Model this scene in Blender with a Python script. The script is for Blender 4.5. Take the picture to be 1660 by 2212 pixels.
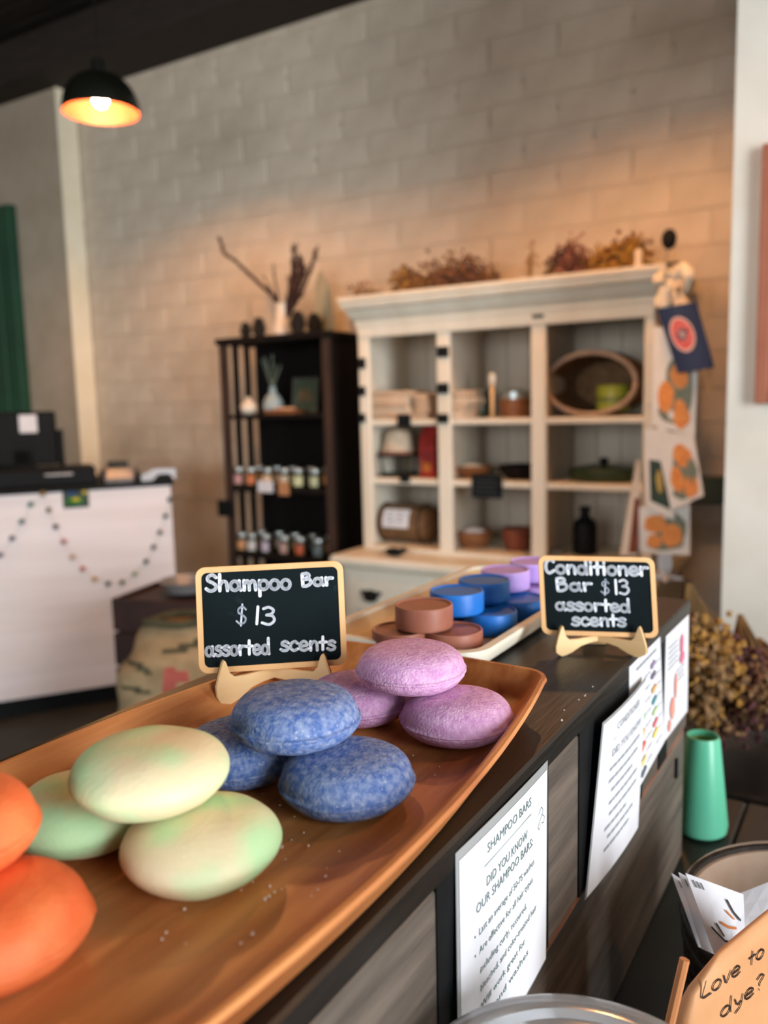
import bpy, bmesh, math, random
from mathutils import Vector, Matrix, noise
random.seed(7)
for o in list(bpy.data.objects): bpy.data.objects.remove(o)
SC = bpy.context.scene
COL = SC.collection
V = Vector

# ------------------------------------------------------------------ camera
F, CX, CY = 1800.0, 830.0, 1106.0            # focal length and centre in pixels of the 1660x2212 frame
PITCH, YAW, ROLL = math.radians(-7.4), math.radians(31.5), math.radians(1.45)
CAM = V((0, 0, 1.38))
W = V((-math.sin(YAW)*math.cos(PITCH), math.cos(YAW)*math.cos(PITCH), math.sin(PITCH)))
_r = W.cross(V((0, 0, 1))).normalized(); _u = _r.cross(W)
R = _r*math.cos(ROLL) - _u*math.sin(ROLL)
U = _u*math.cos(ROLL) + _r*math.sin(ROLL)
cd = bpy.data.cameras.new('camera'); cam = bpy.data.objects.new('camera', cd); COL.objects.link(cam)
cam.matrix_world = Matrix(((R.x, U.x, -W.x, CAM.x), (R.y, U.y, -W.y, CAM.y), (R.z, U.z, -W.z, CAM.z), (0, 0, 0, 1)))
cd.sensor_fit = 'VERTICAL'; cd.sensor_height = 36.0; cd.lens = F/2212*36.0
cd.clip_start = 0.02
cd.dof.use_dof = True; cd.dof.focus_distance = 0.56; cd.dof.aperture_fstop = 5.2
SC.camera = cam
def ray(x, y): return W + R*((x-CX)/F) - U*((y-CY)/F)
def atz(x, y, z): d = ray(x, y); return CAM + d*((z-CAM.z)/d.z)
def aty(x, y, Y): d = ray(x, y); return CAM + d*((Y-CAM.y)/d.y)
def atx(x, y, X): d = ray(x, y); return CAM + d*((X-CAM.x)/d.x)
def atd(x, y, t): return CAM + ray(x, y)*t
def atp(x, y, P, n): d = ray(x, y); return CAM + d*((P-CAM).dot(n)/d.dot(n))

# ------------------------------------------------------------------ world, daylight, exposure
w = bpy.data.worlds.new('world'); SC.world = w; w.use_nodes = True
w.node_tree.nodes['Background'].inputs[0].default_value = (0.75, 0.85, 1, 1)
w.node_tree.nodes['Background'].inputs[1].default_value = 0.6
def area(name, loc, aim, sx, sy, power, col):
    l = bpy.data.lights.new(name, 'AREA'); l.shape = 'RECTANGLE'; l.size = sx; l.size_y = sy; l.energy = power; l.color = col
    o = bpy.data.objects.new(name, l); COL.objects.link(o); o.location = loc
    o.rotation_euler = (V(aim)-V(loc)).to_track_quat('-Z', 'Z').to_euler(); return o
area('daylight_side_window', (4.55, -1.0, 2.0), (0, -1.0, 1.75), 5.4, 2.1, 470, (0.94, 0.97, 1))
area('rear_fill_daylight', (-1.0, -4.9, 1.9), (-1.0, 0, 1.9), 4.4, 1.9, 110, (0.95, 0.975, 1))  # added fill for camera-facing sides, set in an unseen rear window
SC.view_settings.view_transform = 'Standard'; SC.view_settings.look = 'None'
SC.view_settings.gamma = 1; SC.view_settings.use_curve_mapping = False
SC.view_settings.exposure = 0.6

# ------------------------------------------------------------------ materials
def lin(h):
    h = h.lstrip('#'); c = [int(h[i:i+2], 16)/255 for i in (0, 2, 4)]
    return tuple(x/12.92 if x <= .04045 else ((x+.055)/1.055)**2.4 for x in c) + (1,)
MATS = {}
def mk(name, c1, c2=None, scale=20, rough=.6, metal=0, bump=0, bscale=None, stretch=(1, 1, 1), lo=.35, hi=.65, detail=4,
       emit=0, trans=0, bdist=.004, speck=None, speck_scale=300, speck_lo=.66, ior=1.45, spec=None, sss=0):
    if name in MATS: return MATS[name]
    m = bpy.data.materials.new(name); m.use_nodes = True; nt = m.node_tree; N = nt.nodes; L = nt.links
    b = N['Principled BSDF']; b.inputs['Roughness'].default_value = rough; b.inputs['Metallic'].default_value = metal
    b.inputs['IOR'].default_value = ior
    if spec is not None: b.inputs['Specular IOR Level'].default_value = spec
    if trans: b.inputs['Transmission Weight'].default_value = trans
    if sss: b.inputs['Subsurface Weight'].default_value = sss; b.inputs['Subsurface Radius'].default_value = (.01, .008, .006); b.inputs['Subsurface Scale'].default_value = .3
    tc = N.new('ShaderNodeTexCoord'); mp = N.new('ShaderNodeMapping'); mp.inputs['Scale'].default_value = stretch
    L.new(tc.outputs['Object'], mp.inputs['Vector'])
    a = lin(c1); out = None
    if c2:
        nz = N.new('ShaderNodeTexNoise'); nz.inputs['Scale'].default_value = scale; nz.inputs['Detail'].default_value = detail
        L.new(mp.outputs[0], nz.inputs['Vector'])
        cr = N.new('ShaderNodeValToRGB'); e = cr.color_ramp.elements
        e[0].position = lo; e[0].color = a; e[1].position = hi; e[1].color = lin(c2)
        L.new(nz.outputs[0], cr.inputs[0]); out = cr.outputs[0]
        if speck:
            sn = N.new('ShaderNodeTexNoise'); sn.inputs['Scale'].default_value = speck_scale; sn.inputs['Detail'].default_value = 3
            L.new(tc.outputs['Object'], sn.inputs['Vector'])
            sr = N.new('ShaderNodeValToRGB'); sr.color_ramp.elements[0].position = speck_lo; sr.color_ramp.elements[1].position = speck_lo+.1
            L.new(sn.outputs[0], sr.inputs[0])
            mx = N.new('ShaderNodeMix'); mx.data_type = 'RGBA'; L.new(sr.outputs[0], mx.inputs[0]); L.new(out, mx.inputs[6]); mx.inputs[7].default_value = lin(speck)
            out = mx.outputs[2]
        L.new(out, b.inputs['Base Color'])
    else: b.inputs['Base Color'].default_value = a
    if emit:
        b.inputs['Emission Strength'].default_value = emit; b.inputs['Emission Color'].default_value = a
    if bump:
        bn = N.new('ShaderNodeTexNoise'); bn.inputs['Scale'].default_value = bscale or scale; bn.inputs['Detail'].default_value = 6
        L.new(mp.outputs[0], bn.inputs['Vector'])
        bp = N.new('ShaderNodeBump'); bp.inputs['Strength'].default_value = min(1, bump); bp.inputs['Distance'].default_value = bdist*max(1, bump)
        L.new(bn.outputs[0], bp.inputs['Height']); L.new(bp.outputs[0], b.inputs['Normal'])
    MATS[name] = m; return m

M_wall = mk('painted_block', '#b9ab98', '#c6b9a6', 6, .75, bump=.35, bscale=45)
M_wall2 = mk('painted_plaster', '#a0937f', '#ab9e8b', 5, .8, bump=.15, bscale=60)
M_pier = mk('white_painted_plaster', '#d2cdc0', '#dcd8cc', 5, .8, bump=.2, bscale=50)
M_floor = mk('dark_concrete', '#2a2b28', '#363632', 5, .7, bump=.1, bscale=60)
M_ceil = mk('dark_ceiling_timber', '#1d1610', '#2a2018', 6, .8, stretch=(1, 8, 8), bump=.3, bscale=30)
M_green = mk('green_paint', '#16402c', '#1b4a33', 4, .5)
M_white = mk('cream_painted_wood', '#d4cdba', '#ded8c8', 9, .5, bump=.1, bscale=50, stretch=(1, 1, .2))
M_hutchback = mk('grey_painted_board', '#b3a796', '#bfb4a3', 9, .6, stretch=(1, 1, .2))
M_dark = mk('black_brown_wood', '#0d0908', '#15100e', 14, .8, spec=.2, stretch=(3, 3, .4), bump=.1)
M_darkpost = mk('dark_walnut', '#2a1a10', '#382315', 14, .7, stretch=(3, 3, .4), bump=.1)
M_panelwhite = mk('whitewashed_panel', '#dcd6d6', '#e6e1e3', 3, .6, bump=.1, bscale=20, stretch=(.4, .4, 5))
M_blackplastic = mk('black_plastic', '#08090a', '#0d0e10', 8, .6, spec=.2)
M_grey = mk('silver_plastic', '#8b8a88', '#98979a', 10, .35, metal=.3)
M_screen = mk('blue_lit_screen', '#6f86c8', emit=.8)
M_paper = mk('white_paper', '#cdd0d6', '#d5d8de', 12, .6)
M_card = mk('bright_white_card', '#e6e6e2', '#ecece8', 12, .6)
M_lam = mk('laminate_edge', '#8f9292', '#9a9d9e', 12, .25)
M_ink = mk('grey_green_ink', '#5e7472')
M_ink2 = mk('pale_grey_ink', '#8b929a')
M_black = mk('black_paint', '#0a0c0d', '#101315', 30, .6, spec=.2)
M_tray = mk('acacia_wood', '#9c5226', '#dc9a5c', 5, .42, stretch=(9, 1, 9), lo=.28, hi=.72, detail=7, bump=.12, bscale=30)
M_tray2 = mk('pale_birch', '#c9a877', '#dfc59a', 6, .5, stretch=(8, 1, 8), detail=6)
M_traywhite = mk('whitewashed_rim', '#d9d2bd', '#e4dfcf', 6, .5, stretch=(8, 1, 8))
M_counter = mk('black_stained_wood', '#13110f', '#211e1b', 7, .34, spec=.25, stretch=(10, 1, 10), lo=.3, hi=.7, detail=7, bump=.12, bscale=30)
M_fascia = mk('weathered_grey_stained_wood', '#3a3530', '#675c52', 6, .55, stretch=(8, 1, 12), lo=.3, hi=.7, detail=8, bump=.25, bscale=25)
M_worn = mk('worn_bare_edge', '#6a3a22', '#8a5231', 20, .7)
M_table = mk('dark_table', '#0d0c0b', '#171513', 10, .5, stretch=(8, 1, 8))
M_ply = mk('light_plywood', '#dab580', '#e4c291', 8, .55, stretch=(1, 1, 6))
M_plyedge = mk('burnt_ply_edge', '#5a3a22', '#6b452a', 20, .7)
M_frame = mk('bamboo_frame', '#d19f69', '#dcae78', 8, .5, stretch=(6, 1, 1))
M_chalk = mk('chalkboard', '#0a1315', '#0f1a1d', 12, .8, speck='#1e2a2f', speck_scale=60, speck_lo=.68, spec=.12)
M_chalkw = mk('chalk_marker_white', '#d7dde6', '#eef1f5', 120, .8)
M_chalkthin = mk('chalk_marker_thin', '#9aa6b4', '#c4ccd6', 120, .8)
SOAP = dict(
    orange=mk('orange_soap', '#e0602e', '#ec7e48', 30, .6, bump=.4, bscale=420, bdist=.0015, speck='#f6a070', speck_scale=420, speck_lo=.7, sss=.1),
    green=mk('pale_green_soap', '#dccfa8', '#b4dca8', 20, .55, bump=.3, bscale=380, bdist=.0012, speck='#e6ecd2', speck_scale=420, speck_lo=.7, lo=.42, hi=.6, detail=2, sss=.1),
    blue=mk('blue_soap', '#4362a0', '#8a9abb', 240, .8, bump=.8, bscale=520, bdist=.0013, speck='#b4bccb', speck_scale=520, speck_lo=.64, lo=.36, hi=.70, detail=8, sss=.08),
    pink=mk('orchid_pink_soap', '#bd86b6', '#d8aecf', 200, .75, bump=.8, bscale=520, bdist=.0013, speck='#dcb8d4', speck_scale=520, speck_lo=.64, lo=.3, hi=.7, detail=8, sss=.08),
    brown=mk('cocoa_conditioner', '#8f5643', '#9c624e', 20, .5, bump=.1, bscale=120, sss=.1),
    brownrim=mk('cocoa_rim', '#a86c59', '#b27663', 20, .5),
    azure=mk('azure_conditioner', '#0b62b6', '#166fc6', 20, .45, bump=.1, bscale=120, sss=.1),
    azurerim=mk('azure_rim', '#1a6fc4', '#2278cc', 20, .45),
    lilac=mk('lilac_conditioner', '#a98bd2', '#b799da', 20, .5, bump=.1, bscale=120, sss=.1),
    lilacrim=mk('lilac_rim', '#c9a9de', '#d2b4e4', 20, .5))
M_mint = mk('mint_glaze', '#56b08d', '#64ba99', 6, .3)
M_mintin = mk('olive_glaze_inside', '#6f8a35', '#7d9640', 6, .4)
M_glass = mk('clear_glass', '#f4f8f8', rough=.02, trans=1, ior=1.2)
M_kraft = mk('kraft_paper', '#c08a5c', '#cb976a', 14, .6, bump=.2, bscale=40)
M_basket = mk('dark_wicker', '#1c1814', '#2d251d', 60, .7, bump=.6, bscale=120)
M_tan = mk('tan_lining', '#9c8470', '#ad9682', 20, .8)
M_wicker = mk('brown_wicker', '#5a4128', '#7a5a38', 60, .8, bump=.6, bscale=140)
M_terracotta = mk('terracotta', '#6a3320', '#7c4029', 20, .7)
M_woodbowl = mk('wooden_bowl', '#6b4226', '#8b5a34', 14, .5, stretch=(1, 1, 5))
M_linen = mk('linen_cloth', '#b9a48c', '#c8b69f', 30, .9, bump=.3, bscale=200)
M_linen2 = mk('pale_linen_cloth', '#c9b9a2', '#d6c8b4', 30, .9, bump=.3, bscale=200)
M_burlap = mk('burlap', '#8a7556', '#a08a68', 18, .95, bump=.6, bscale=220)
M_sackink = mk('sack_print_dark', '#3c3a28', '#4a4732', 20, .95)
M_sackred = mk('sack_print_red', '#9c4a40', '#ab5a4e', 20, .95)
M_redpack = mk('red_package', '#7e1a18', '#a8281e', 14, .4)
M_dkbrown = mk('dark_brown_box', '#2a1613', '#38201a', 10, .6)
M_shade = mk('black_enamel', '#0d0f0b', '#14160f', 10, .35)
M_shadein = mk('copper_lining', '#4e1c08', '#58220c', 10, .6)
M_bulb = mk('warm_bulb', '#ffb56c', emit=600)
M_vase = mk('white_ceramic', '#d4c7b4', '#ddd2c2', 10, .4)
M_bluevase = mk('pale_blue_ceramic', '#8fa2a4', '#a3b4b5', 10, .4)
M_branch = mk('dried_branch', '#2a1712', '#3d231a', 30, .9)
M_feather = mk('grey_green_leaf', '#8e8d78', '#9b9a86', 12, .7, stretch=(1, 1, .3))
M_cone = mk('pine_cone', '#16120d', '#241c14', 40, .9)
M_stem = mk('dry_stem', '#6a5332', '#7d6640', 30, .9)
FLW = [mk('dried_ochre', '#94702e', '#aa843c', 40, .9), mk('dried_rust', '#66442a', '#7c5636', 40, .9),
       mk('dried_plum', '#4c3230', '#624442', 40, .9), mk('dried_rose', '#86584e', '#9a6c60', 40, .9), mk('dried_tan', '#a98258', '#bd966a', 40, .9)]
M_navy = mk('navy_card', '#1b2f55', '#20365f', 8, .6)
M_coral = mk('coral_print', '#d5575a', '#e06a6a', 60, .6)
M_palepink = mk('pale_pink_print', '#dfb9b4', '#e4c3be', 60, .6)
M_pump = mk('pumpkin_orange_print', '#e08a3e', '#eba057', 60, .6)
M_leaf = mk('grey_green_print', '#6f7a68', '#838c7a', 60, .6)
M_dkleaf = mk('dark_green_print', '#24382c', '#324a39', 60, .6)
M_gold = mk('gold_print', '#b79a4a', '#c8ab58', 60, .6)
M_mirrorg = mk('zinc_lid', '#a8b2b2', '#b8c2c2', 30, .3, metal=.8)
M_redframe = mk('red_brown_frame', '#96583f', '#a0624a', 10, .6)
def spot(name, c): return mk(name, c, rough=.8)

# ------------------------------------------------------------------ mesh helpers
def wmat(o): return (wmat(o.parent) @ o.matrix_basis) if o.parent else o.matrix_basis.copy()
class MB:
    def __init__(s): s.v = []; s.f = []
    def add(s, vs, fs):
        n = len(s.v); s.v += [V(p) for p in vs]; s.f += [tuple(i+n for i in f) for f in fs]; return s
    def box(s, a, b, ch=0):
        x0, y0, z0 = a; x1, y1, z1 = b
        if ch <= 0:
            return s.add([(x0,y0,z0),(x1,y0,z0),(x1,y1,z0),(x0,y1,z0),(x0,y0,z1),(x1,y0,z1),(x1,y1,z1),(x0,y1,z1)],
                         [(3,2,1,0),(4,5,6,7),(0,1,5,4),(1,2,6,5),(2,3,7,6),(3,0,4,7)])
        c = min(ch, (x1-x0)*.45, (y1-y0)*.45, (z1-z0)*.45)
        return s.loft([rect(x0+c, x1-c, y0+c, y1-c, z0, c*.5), rect(x0, x1, y0, y1, z0+c, c), rect(x0, x1, y0, y1, z1-c, c), rect(x0+c, x1-c, y0+c, y1-c, z1, c*.5)])
    def loft(s, rings, cap0=True, cap1=True):
        n = len(rings[0]); base = len(s.v)
        for r in rings: s.v += [V(p) for p in r]
        for k in range(len(rings)-1):
            a = base+k*n
            for i in range(n):
                j = (i+1) % n; s.f.append((a+i, a+j, a+n+j, a+n+i))
        if cap0: s.f.append(tuple(base+i for i in reversed(range(n))))
        if cap1: s.f.append(tuple(base+(len(rings)-1)*n+i for i in range(n)))
        return s
    def lathe(s, prof, seg=24, c=(0, 0, 0), sx=1, sy=1, cap0=True, cap1=True):
        rings = []
        for r, z in prof:
            rings.append([V((c[0]+max(r, 1e-5)*sx*math.cos(2*math.pi*i/seg), c[1]+max(r, 1e-5)*sy*math.sin(2*math.pi*i/seg), c[2]+z)) for i in range(seg)])
        return s.loft(rings, cap0, cap1)
    def tube(s, pts, rad, seg=6, closed=False):
        pts = [V(p) for p in pts]; n = len(pts)
        if not isinstance(rad, (list, tuple)): rad = [rad]*n
        rings = []; ref = None
        for i, p in enumerate(pts):
            t = (pts[min(i+1, n-1)]-pts[max(i-1, 0)]).normalized()
            if ref is None: ref = t.orthogonal().normalized()
            ref = (ref - t*ref.dot(t)).normalized(); b = t.cross(ref)
            rings.append([p + (ref*math.cos(2*math.pi*k/seg)+b*math.sin(2*math.pi*k/seg))*rad[i] for k in range(seg)])
        return s.loft(rings)
    def ball(s, c, r, seg=8, rings=5, sq=(1, 1, 1)):
        pr = [(math.sin(math.pi*k/rings), -math.cos(math.pi*k/rings)) for k in range(rings+1)]
        R_ = [[V((c[0]+r*sq[0]*max(q, 1e-4)*math.cos(2*math.pi*i/seg), c[1]+r*sq[1]*max(q, 1e-4)*math.sin(2*math.pi*i/seg), c[2]+r*sq[2]*z)) for i in range(seg)] for q, z in pr]
        return s.loft(R_)
    def octa(s, c, r):
        c = V(c); d = [V((1,0,0)),V((-1,0,0)),V((0,1,0)),V((0,-1,0)),V((0,0,1)),V((0,0,-1))]
        q = Matrix.Rotation(random.uniform(0, 6), 3, V((random.random(), random.random(), 1)))
        return s.add([c+q@(k*r*random.uniform(.7, 1.3)) for k in d], [(0,2,4),(2,1,4),(1,3,4),(3,0,4),(2,0,5),(1,2,5),(3,1,5),(0,3,5)])
    def prism(s, outline, ax, ay, an, o, t):
        """outline in 2-D (counter-clockwise) extruded by t along an"""
        o = V(o); a = [o+ax*x+ay*y for x, y in outline]; b = [p+an*t for p in a]
        return s.loft([a, b])
    def xf(s, m):
        s.v = [m @ p for p in s.v]; return s
    def build(s, name, mat, parent=None, smooth=False, world=False, tri=False):
        vs = s.v
        if world and parent is not None:
            inv = wmat(parent).inverted(); vs = [inv @ p for p in vs]
        me = bpy.data.meshes.new(name); me.from_pydata([tuple(p) for p in vs], [], s.f)
        bm = bmesh.new(); bm.from_mesh(me)
        bmesh.ops.recalc_face_normals(bm, faces=bm.faces)
        if tri: bmesh.ops.triangulate(bm, faces=[f for f in bm.faces if len(f.verts) > 4])
        bm.to_mesh(me); bm.free()
        if smooth:
            for p in me.polygons: p.use_smooth = True
            if smooth != True: me.set_sharp_from_angle(angle=math.radians(smooth))
        me.materials.append(mat)
        o = bpy.data.objects.new(name, me); COL.objects.link(o)
        if parent is not None: o.parent = parent
        return o
def rect(x0, x1, y0, y1, z, c=0):
    if c <= 0: return [V((x0,y0,z)), V((x1,y0,z)), V((x1,y1,z)), V((x0,y1,z))]
    return [V((x0+c,y0,z)), V((x1-c,y0,z)), V((x1,y0+c,z)), V((x1,y1-c,z)), V((x1-c,y1,z)), V((x0+c,y1,z)), V((x0,y1-c,z)), V((x0,y0+c,z))]
def tag(o, label=None, cat=None, group=None, kind=None):
    if label: o['label'] = label
    if cat: o['category'] = cat
    if group: o['group'] = group
    if kind: o['kind'] = kind
    return o
def thing(name, label, cat, loc=(0, 0, 0), rz=0, group=None):
    o = bpy.data.objects.new(name, None); COL.objects.link(o); o.location = loc; o.rotation_euler = (0, 0, rz)
    o.empty_display_size = .02
    return tag(o, label, cat, group)
def structure(o, label=None, cat=None):
    o['kind'] = 'structure'
    if label: o['label'] = label
    if cat: o['category'] = cat
    return o
def smoothpts(p, n=6):
    P = [V((a[0], a[1], a[2] if len(a) > 2 else 0)) for a in p]
    if len(P) < 3: return P
    out = []; Q = [P[0]*2-P[1]] + P + [P[-1]*2-P[-2]]
    for i in range(1, len(Q)-2):
        for k in range(n):
            t = k/n; a, b, c, d = Q[i-1], Q[i], Q[i+1], Q[i+2]
            out.append(.5*((2*b)+(c-a)*t+(2*a-5*b+4*c-d)*t*t+(3*b-a-3*c+d)*t**3))
    out.append(P[-1]); return out
def rrect(w_, h_, r, n=6):
    pts = []
    for cx, cy, a0 in ((w_/2-r, h_/2-r, 0), (-w_/2+r, h_/2-r, 90), (-w_/2+r, -h_/2+r, 180), (w_/2-r, -h_/2+r, 270)):
        for k in range(n+1):
            a = math.radians(a0+90*k/n); pts.append((cx+r*math.cos(a), cy+r*math.sin(a)))
    return pts

# ------------------------------------------------------------------ lettering
def arc(cx, cy, rx, ry, a0, a1, n=14): return [(cx+rx*math.cos(math.radians(a0+(a1-a0)*k/n)), cy+ry*math.sin(math.radians(a0+(a1-a0)*k/n))) for k in range(n+1)]
S_ = [(.50,.82),(.32,.98),(.10,.86),(.10,.64),(.32,.50),(.50,.30),(.42,.06),(.18,.0),(.0,.14)]
GL = {   # strokes, advance; x-height .6, cap height 1
 'S': ([S_], .62), 'h': ([[(.07,1.0),(.07,0)], [(.07,.32),(.22,.56),(.40,.50),(.44,.25),(.46,0)]], .60),
 'a': ([arc(.23,.28,.21,.28,40,400), [(.46,.58),(.46,.2),(.55,0)]], .66),
 'm': ([[(.05,.58),(.06,0)], [(.06,.35),(.18,.56),(.30,.45),(.32,0)], [(.32,.35),(.46,.56),(.60,.45),(.64,0)]], .78),
 'p': ([[(.06,.56),(.08,-.38)], arc(.27,.29,.22,.28,170,-170)], .60), 'o': ([arc(.24,.29,.22,.29,90,450)], .58),
 'B': ([[(.06,.95),(.08,0)], [(.06,.95),(.34,.98),(.44,.76),(.10,.52)], [(.10,.52),(.46,.52),(.52,.2),(.30,0),(.08,0)]], .70),
 'r': ([[(.05,.58),(.08,0)], [(.07,.34),(.20,.54),(.42,.54)]], .52),
 '$': ([S_, [(.30,1.12),(.24,-.12)]], .72), '1': ([[(.1,1),(.1,0)]], .32),
 '3': ([[(.02,.9),(.24,1.0),(.44,.84),(.36,.62),(.16,.54)], [(.16,.54),(.42,.50),(.50,.24),(.30,.0),(.0,.08)]], .6),
 's': ([[(x*.82, y*.62) for x, y in S_]], .52), 't': ([[(.18,.88),(.18,.02)], [(.0,.52),(.38,.54)]], .46),
 'e': ([[(.04,.28),(.28,.30),(.44,.36),(.36,.55),(.18,.58),(.03,.36),(.08,.08),(.28,0),(.48,.1)]], .58),
 'd': ([arc(.23,.28,.21,.28,40,400), [(.46,1.0),(.47,.2),(.50,0)]], .64),
 'c': ([[(.42,.48),(.26,.60),(.06,.44),(.05,.16),(.22,.0),(.44,.1)]], .54),
 'C': ([[(.46,.84),(.30,1.0),(.08,.78),(.04,.3),(.20,.02),(.48,.2)]], .6),
 'n': ([[(.05,.58),(.07,0)], [(.07,.33),(.22,.57),(.40,.48),(.44,0)]], .58),
 'i': ([[(.08,.56),(.08,0)], [(.08,.80),(.08,.84)]], .26), 'L': ([[(.1,1.0),(.02,.05),(.45,.0)]], .5),
 'v': ([[(.02,.58),(.2,.02),(.42,.58)]], .5), 'y': ([[(.04,.58),(.18,.15),(.40,.2)], [(.44,.58),(.36,-.1),(.12,-.34)]], .56),
 '?': ([[(.05,.85),(.25,1.0),(.42,.8),(.22,.5),(.22,.3)], [(.22,.03),(.22,.06)]], .5), ' ': ([], .42)}
def pen(mb, text, p0, p1, h, hw, pos, off):
    """write text from p0 to p1 (both (u,v) on the baseline), letter height h along v, half stroke width hw; pos(u,v,off)->3-D"""
    tot = sum(GL[c][1] for c in text); p0 = V(p0+(0,)); p1 = V(p1+(0,)); d = p1-p0; k = d.length/tot; ex = d.normalized(); ey = V((-ex.y, ex.x, 0)); x = 0
    for c in text:
        st, adv = GL[c]
        for s in st:
            P = [p0+ex*(x+q[0])*k+ey*q[1]*h for q in smoothpts(s, 5)]
            for i, q in enumerate(P):
                ring = [pos(q.x+hw*math.cos(math.pi*a/4), q.y+hw*math.sin(math.pi*a/4), off) for a in range(8)]
                mb.add(ring, [tuple(range(8))])
                if i+1 < len(P):
                    e = P[i+1]-q
                    if e.length < 1e-7: continue
                    nn = V((-e.y, e.x, 0)).normalized()*hw; b = P[i+1]
                    mb.add([pos(q.x-nn.x, q.y-nn.y, off), pos(b.x-nn.x, b.y-nn.y, off), pos(b.x+nn.x, b.y+nn.y, off), pos(q.x+nn.x, q.y+nn.y, off)], [(0,1,2,3)])
        x += adv
def typeset(mb, text, u0, u1, v, h, pos, off):
    c = bpy.data.curves.new('t', 'FONT'); c.body = text; c.size = 1; c.resolution_u = 2
    o = bpy.data.objects.new('t', c); me = bpy.data.meshes.new_from_object(o)
    xs = [q.co.x for q in me.vertices]; x0, x1 = min(xs), max(xs)
    mb.add([pos(u0+(q.co.x-x0)/(x1-x0)*(u1-u0), v+q.co.y*h/.72, off) for q in me.vertices], [tuple(p.vertices) for p in me.polygons])
    bpy.data.objects.remove(o); bpy.data.meshes.remove(me); bpy.data.curves.remove(c)
class Sheet:
    """a thin sheet from corner points, bowed out by bow along its normal; uv with v=1 at the top"""
    def __init__(s, TL, TR, BR, BL, bow=0, curl=0, t=.0006):
        s.c = [V(p) for p in (TL, TR, BR, BL)]; s.n = ((s.c[1]-s.c[0]).cross(s.c[0]-s.c[3])).normalized(); s.bow = bow; s.curl = curl; s.t = t
    def pos(s, u, v, off=0):
        a = s.c[3].lerp(s.c[2], u); b = s.c[0].lerp(s.c[1], u)
        return a.lerp(b, v) + s.n*(s.bow*4*u*(1-u)+s.curl*(1-v)**2+off)
    def mesh(s, mb, nu=6, nv=8, u0=0, u1=1, v0=0, v1=1, off=0, t=None):
        t = s.t if t is None else t; vs = []
        for k in (0, 1):
            for j in range(nv+1):
                for i in range(nu+1): vs.append(s.pos(u0+(u1-u0)*i/nu, v0+(v1-v0)*j/nv, off-t*(1-k)))
        n = (nu+1)*(nv+1); fs = []
        I = lambda k, i, j: k*n+j*(nu+1)+i
        for j in range(nv):
            for i in range(nu):
                fs.append((I(1,i,j), I(1,i+1,j), I(1,i+1,j+1), I(1,i,j+1))); fs.append((I(0,i,j+1), I(0,i+1,j+1), I(0,i+1,j), I(0,i,j)))
        for i in range(nu): fs += [(I(0,i,0), I(0,i+1,0), I(1,i+1,0), I(1,i,0)), (I(1,i,nv), I(1,i+1,nv), I(0,i+1,nv), I(0,i,nv))]
        for j in range(nv): fs += [(I(1,0,j), I(1,0,j+1), I(0,0,j+1), I(0,0,j)), (I(0,nu,j), I(0,nu,j+1), I(1,nu,j+1), I(1,nu,j))]
        return mb.add(vs, fs)
    def blob(s, mb, u, v, ru, rv, off=.0006, n=14, jit=.12):
        ring = []
        for k in range(n):
            a = 2*math.pi*k/n; q = 1+random.uniform(-jit, jit); ring.append(s.pos(u+ru*q*math.cos(a), v+rv*q*math.sin(a), off))
        return mb.add(ring, [tuple(range(n))])
    def stroke(s, mb, pts, hw, off=.0006):
        P = [V((a[0], a[1], 0)) for a in pts]
        for a, b in zip(P, P[1:]):
            nn = V((-(b-a).y, (b-a).x, 0)).normalized()*hw
            mb.add([s.pos(*(a-nn).xy, off), s.pos(*(b-nn).xy, off), s.pos(*(b+nn).xy, off), s.pos(*(a+nn).xy, off)], [(0,1,2,3)])

# ================================================================== THE ROOM
YW = 3.45
fl = structure(MB().box((-6, -5.2, -.1), (4.9, 3.8, 0)).build('floor', M_floor), 'dark grey concrete floor of the shop', 'floor')
wb = structure(MB().box((-6, YW+.006, 0), (4.9, YW+.2, 3.6)).build('wall_back', M_wall), 'cream painted block wall behind the shelves', 'wall')
BL, BH = .305, .135
meshes = {}
def block(x0, x1, z0, z1, i):
    wd = round(x1-x0, 3)
    for var in [i % 4]:
        key = (wd, round(z1-z0, 3), var)
        if key not in meshes:
            rnd = random.Random(hash(key) % 1000)
            g = .004; gz = .002; mb = MB(); a = [V((g+rnd.uniform(-.003, .003), 0, gz)), V((wd-g+rnd.uniform(-.003, .003), 0, gz)), V((wd-g, 0, z1-z0-gz)), V((g, 0, z1-z0-gz))]
            def ring(ins, y): return [V((p.x+(ins if p.x < wd/2 else -ins), y, p.z+(ins*.35 if p.z < (z1-z0)/2 else -ins*.35))) for p in a]
            mb.loft([ring(-.003, 0), ring(-.001, -.0022), ring(.009, -.0042-rnd.uniform(0, .0012))], cap0=False)
            if var % 2 == 0:                                   # mortar squeezed out at the upright joint
                zz = sorted((rnd.uniform(.0, .5), rnd.uniform(.6, 1))); h0, h1 = [q*(z1-z0) for q in zz]; xx = rnd.uniform(-.003, .005)
                mb.tube([(xx, -.002, h0), (xx+.002, -.006, h0+.02), (xx-.001, -.008, (h0+h1)/2), (xx+.002, -.006, h1-.015), (xx, -.002, h1)], [.002, .005, .006, .005, .002], 6)
            o = mb.build('block', M_wall, None, smooth=False); meshes[key] = o.data; bpy.data.objects.remove(o)
    o = bpy.data.objects.new('block', meshes[key]); COL.objects.link(o); o.parent = wb
    o.location = (x0, YW+.0065, z0)
k = 0; z = 3.03-BH*16
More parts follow.
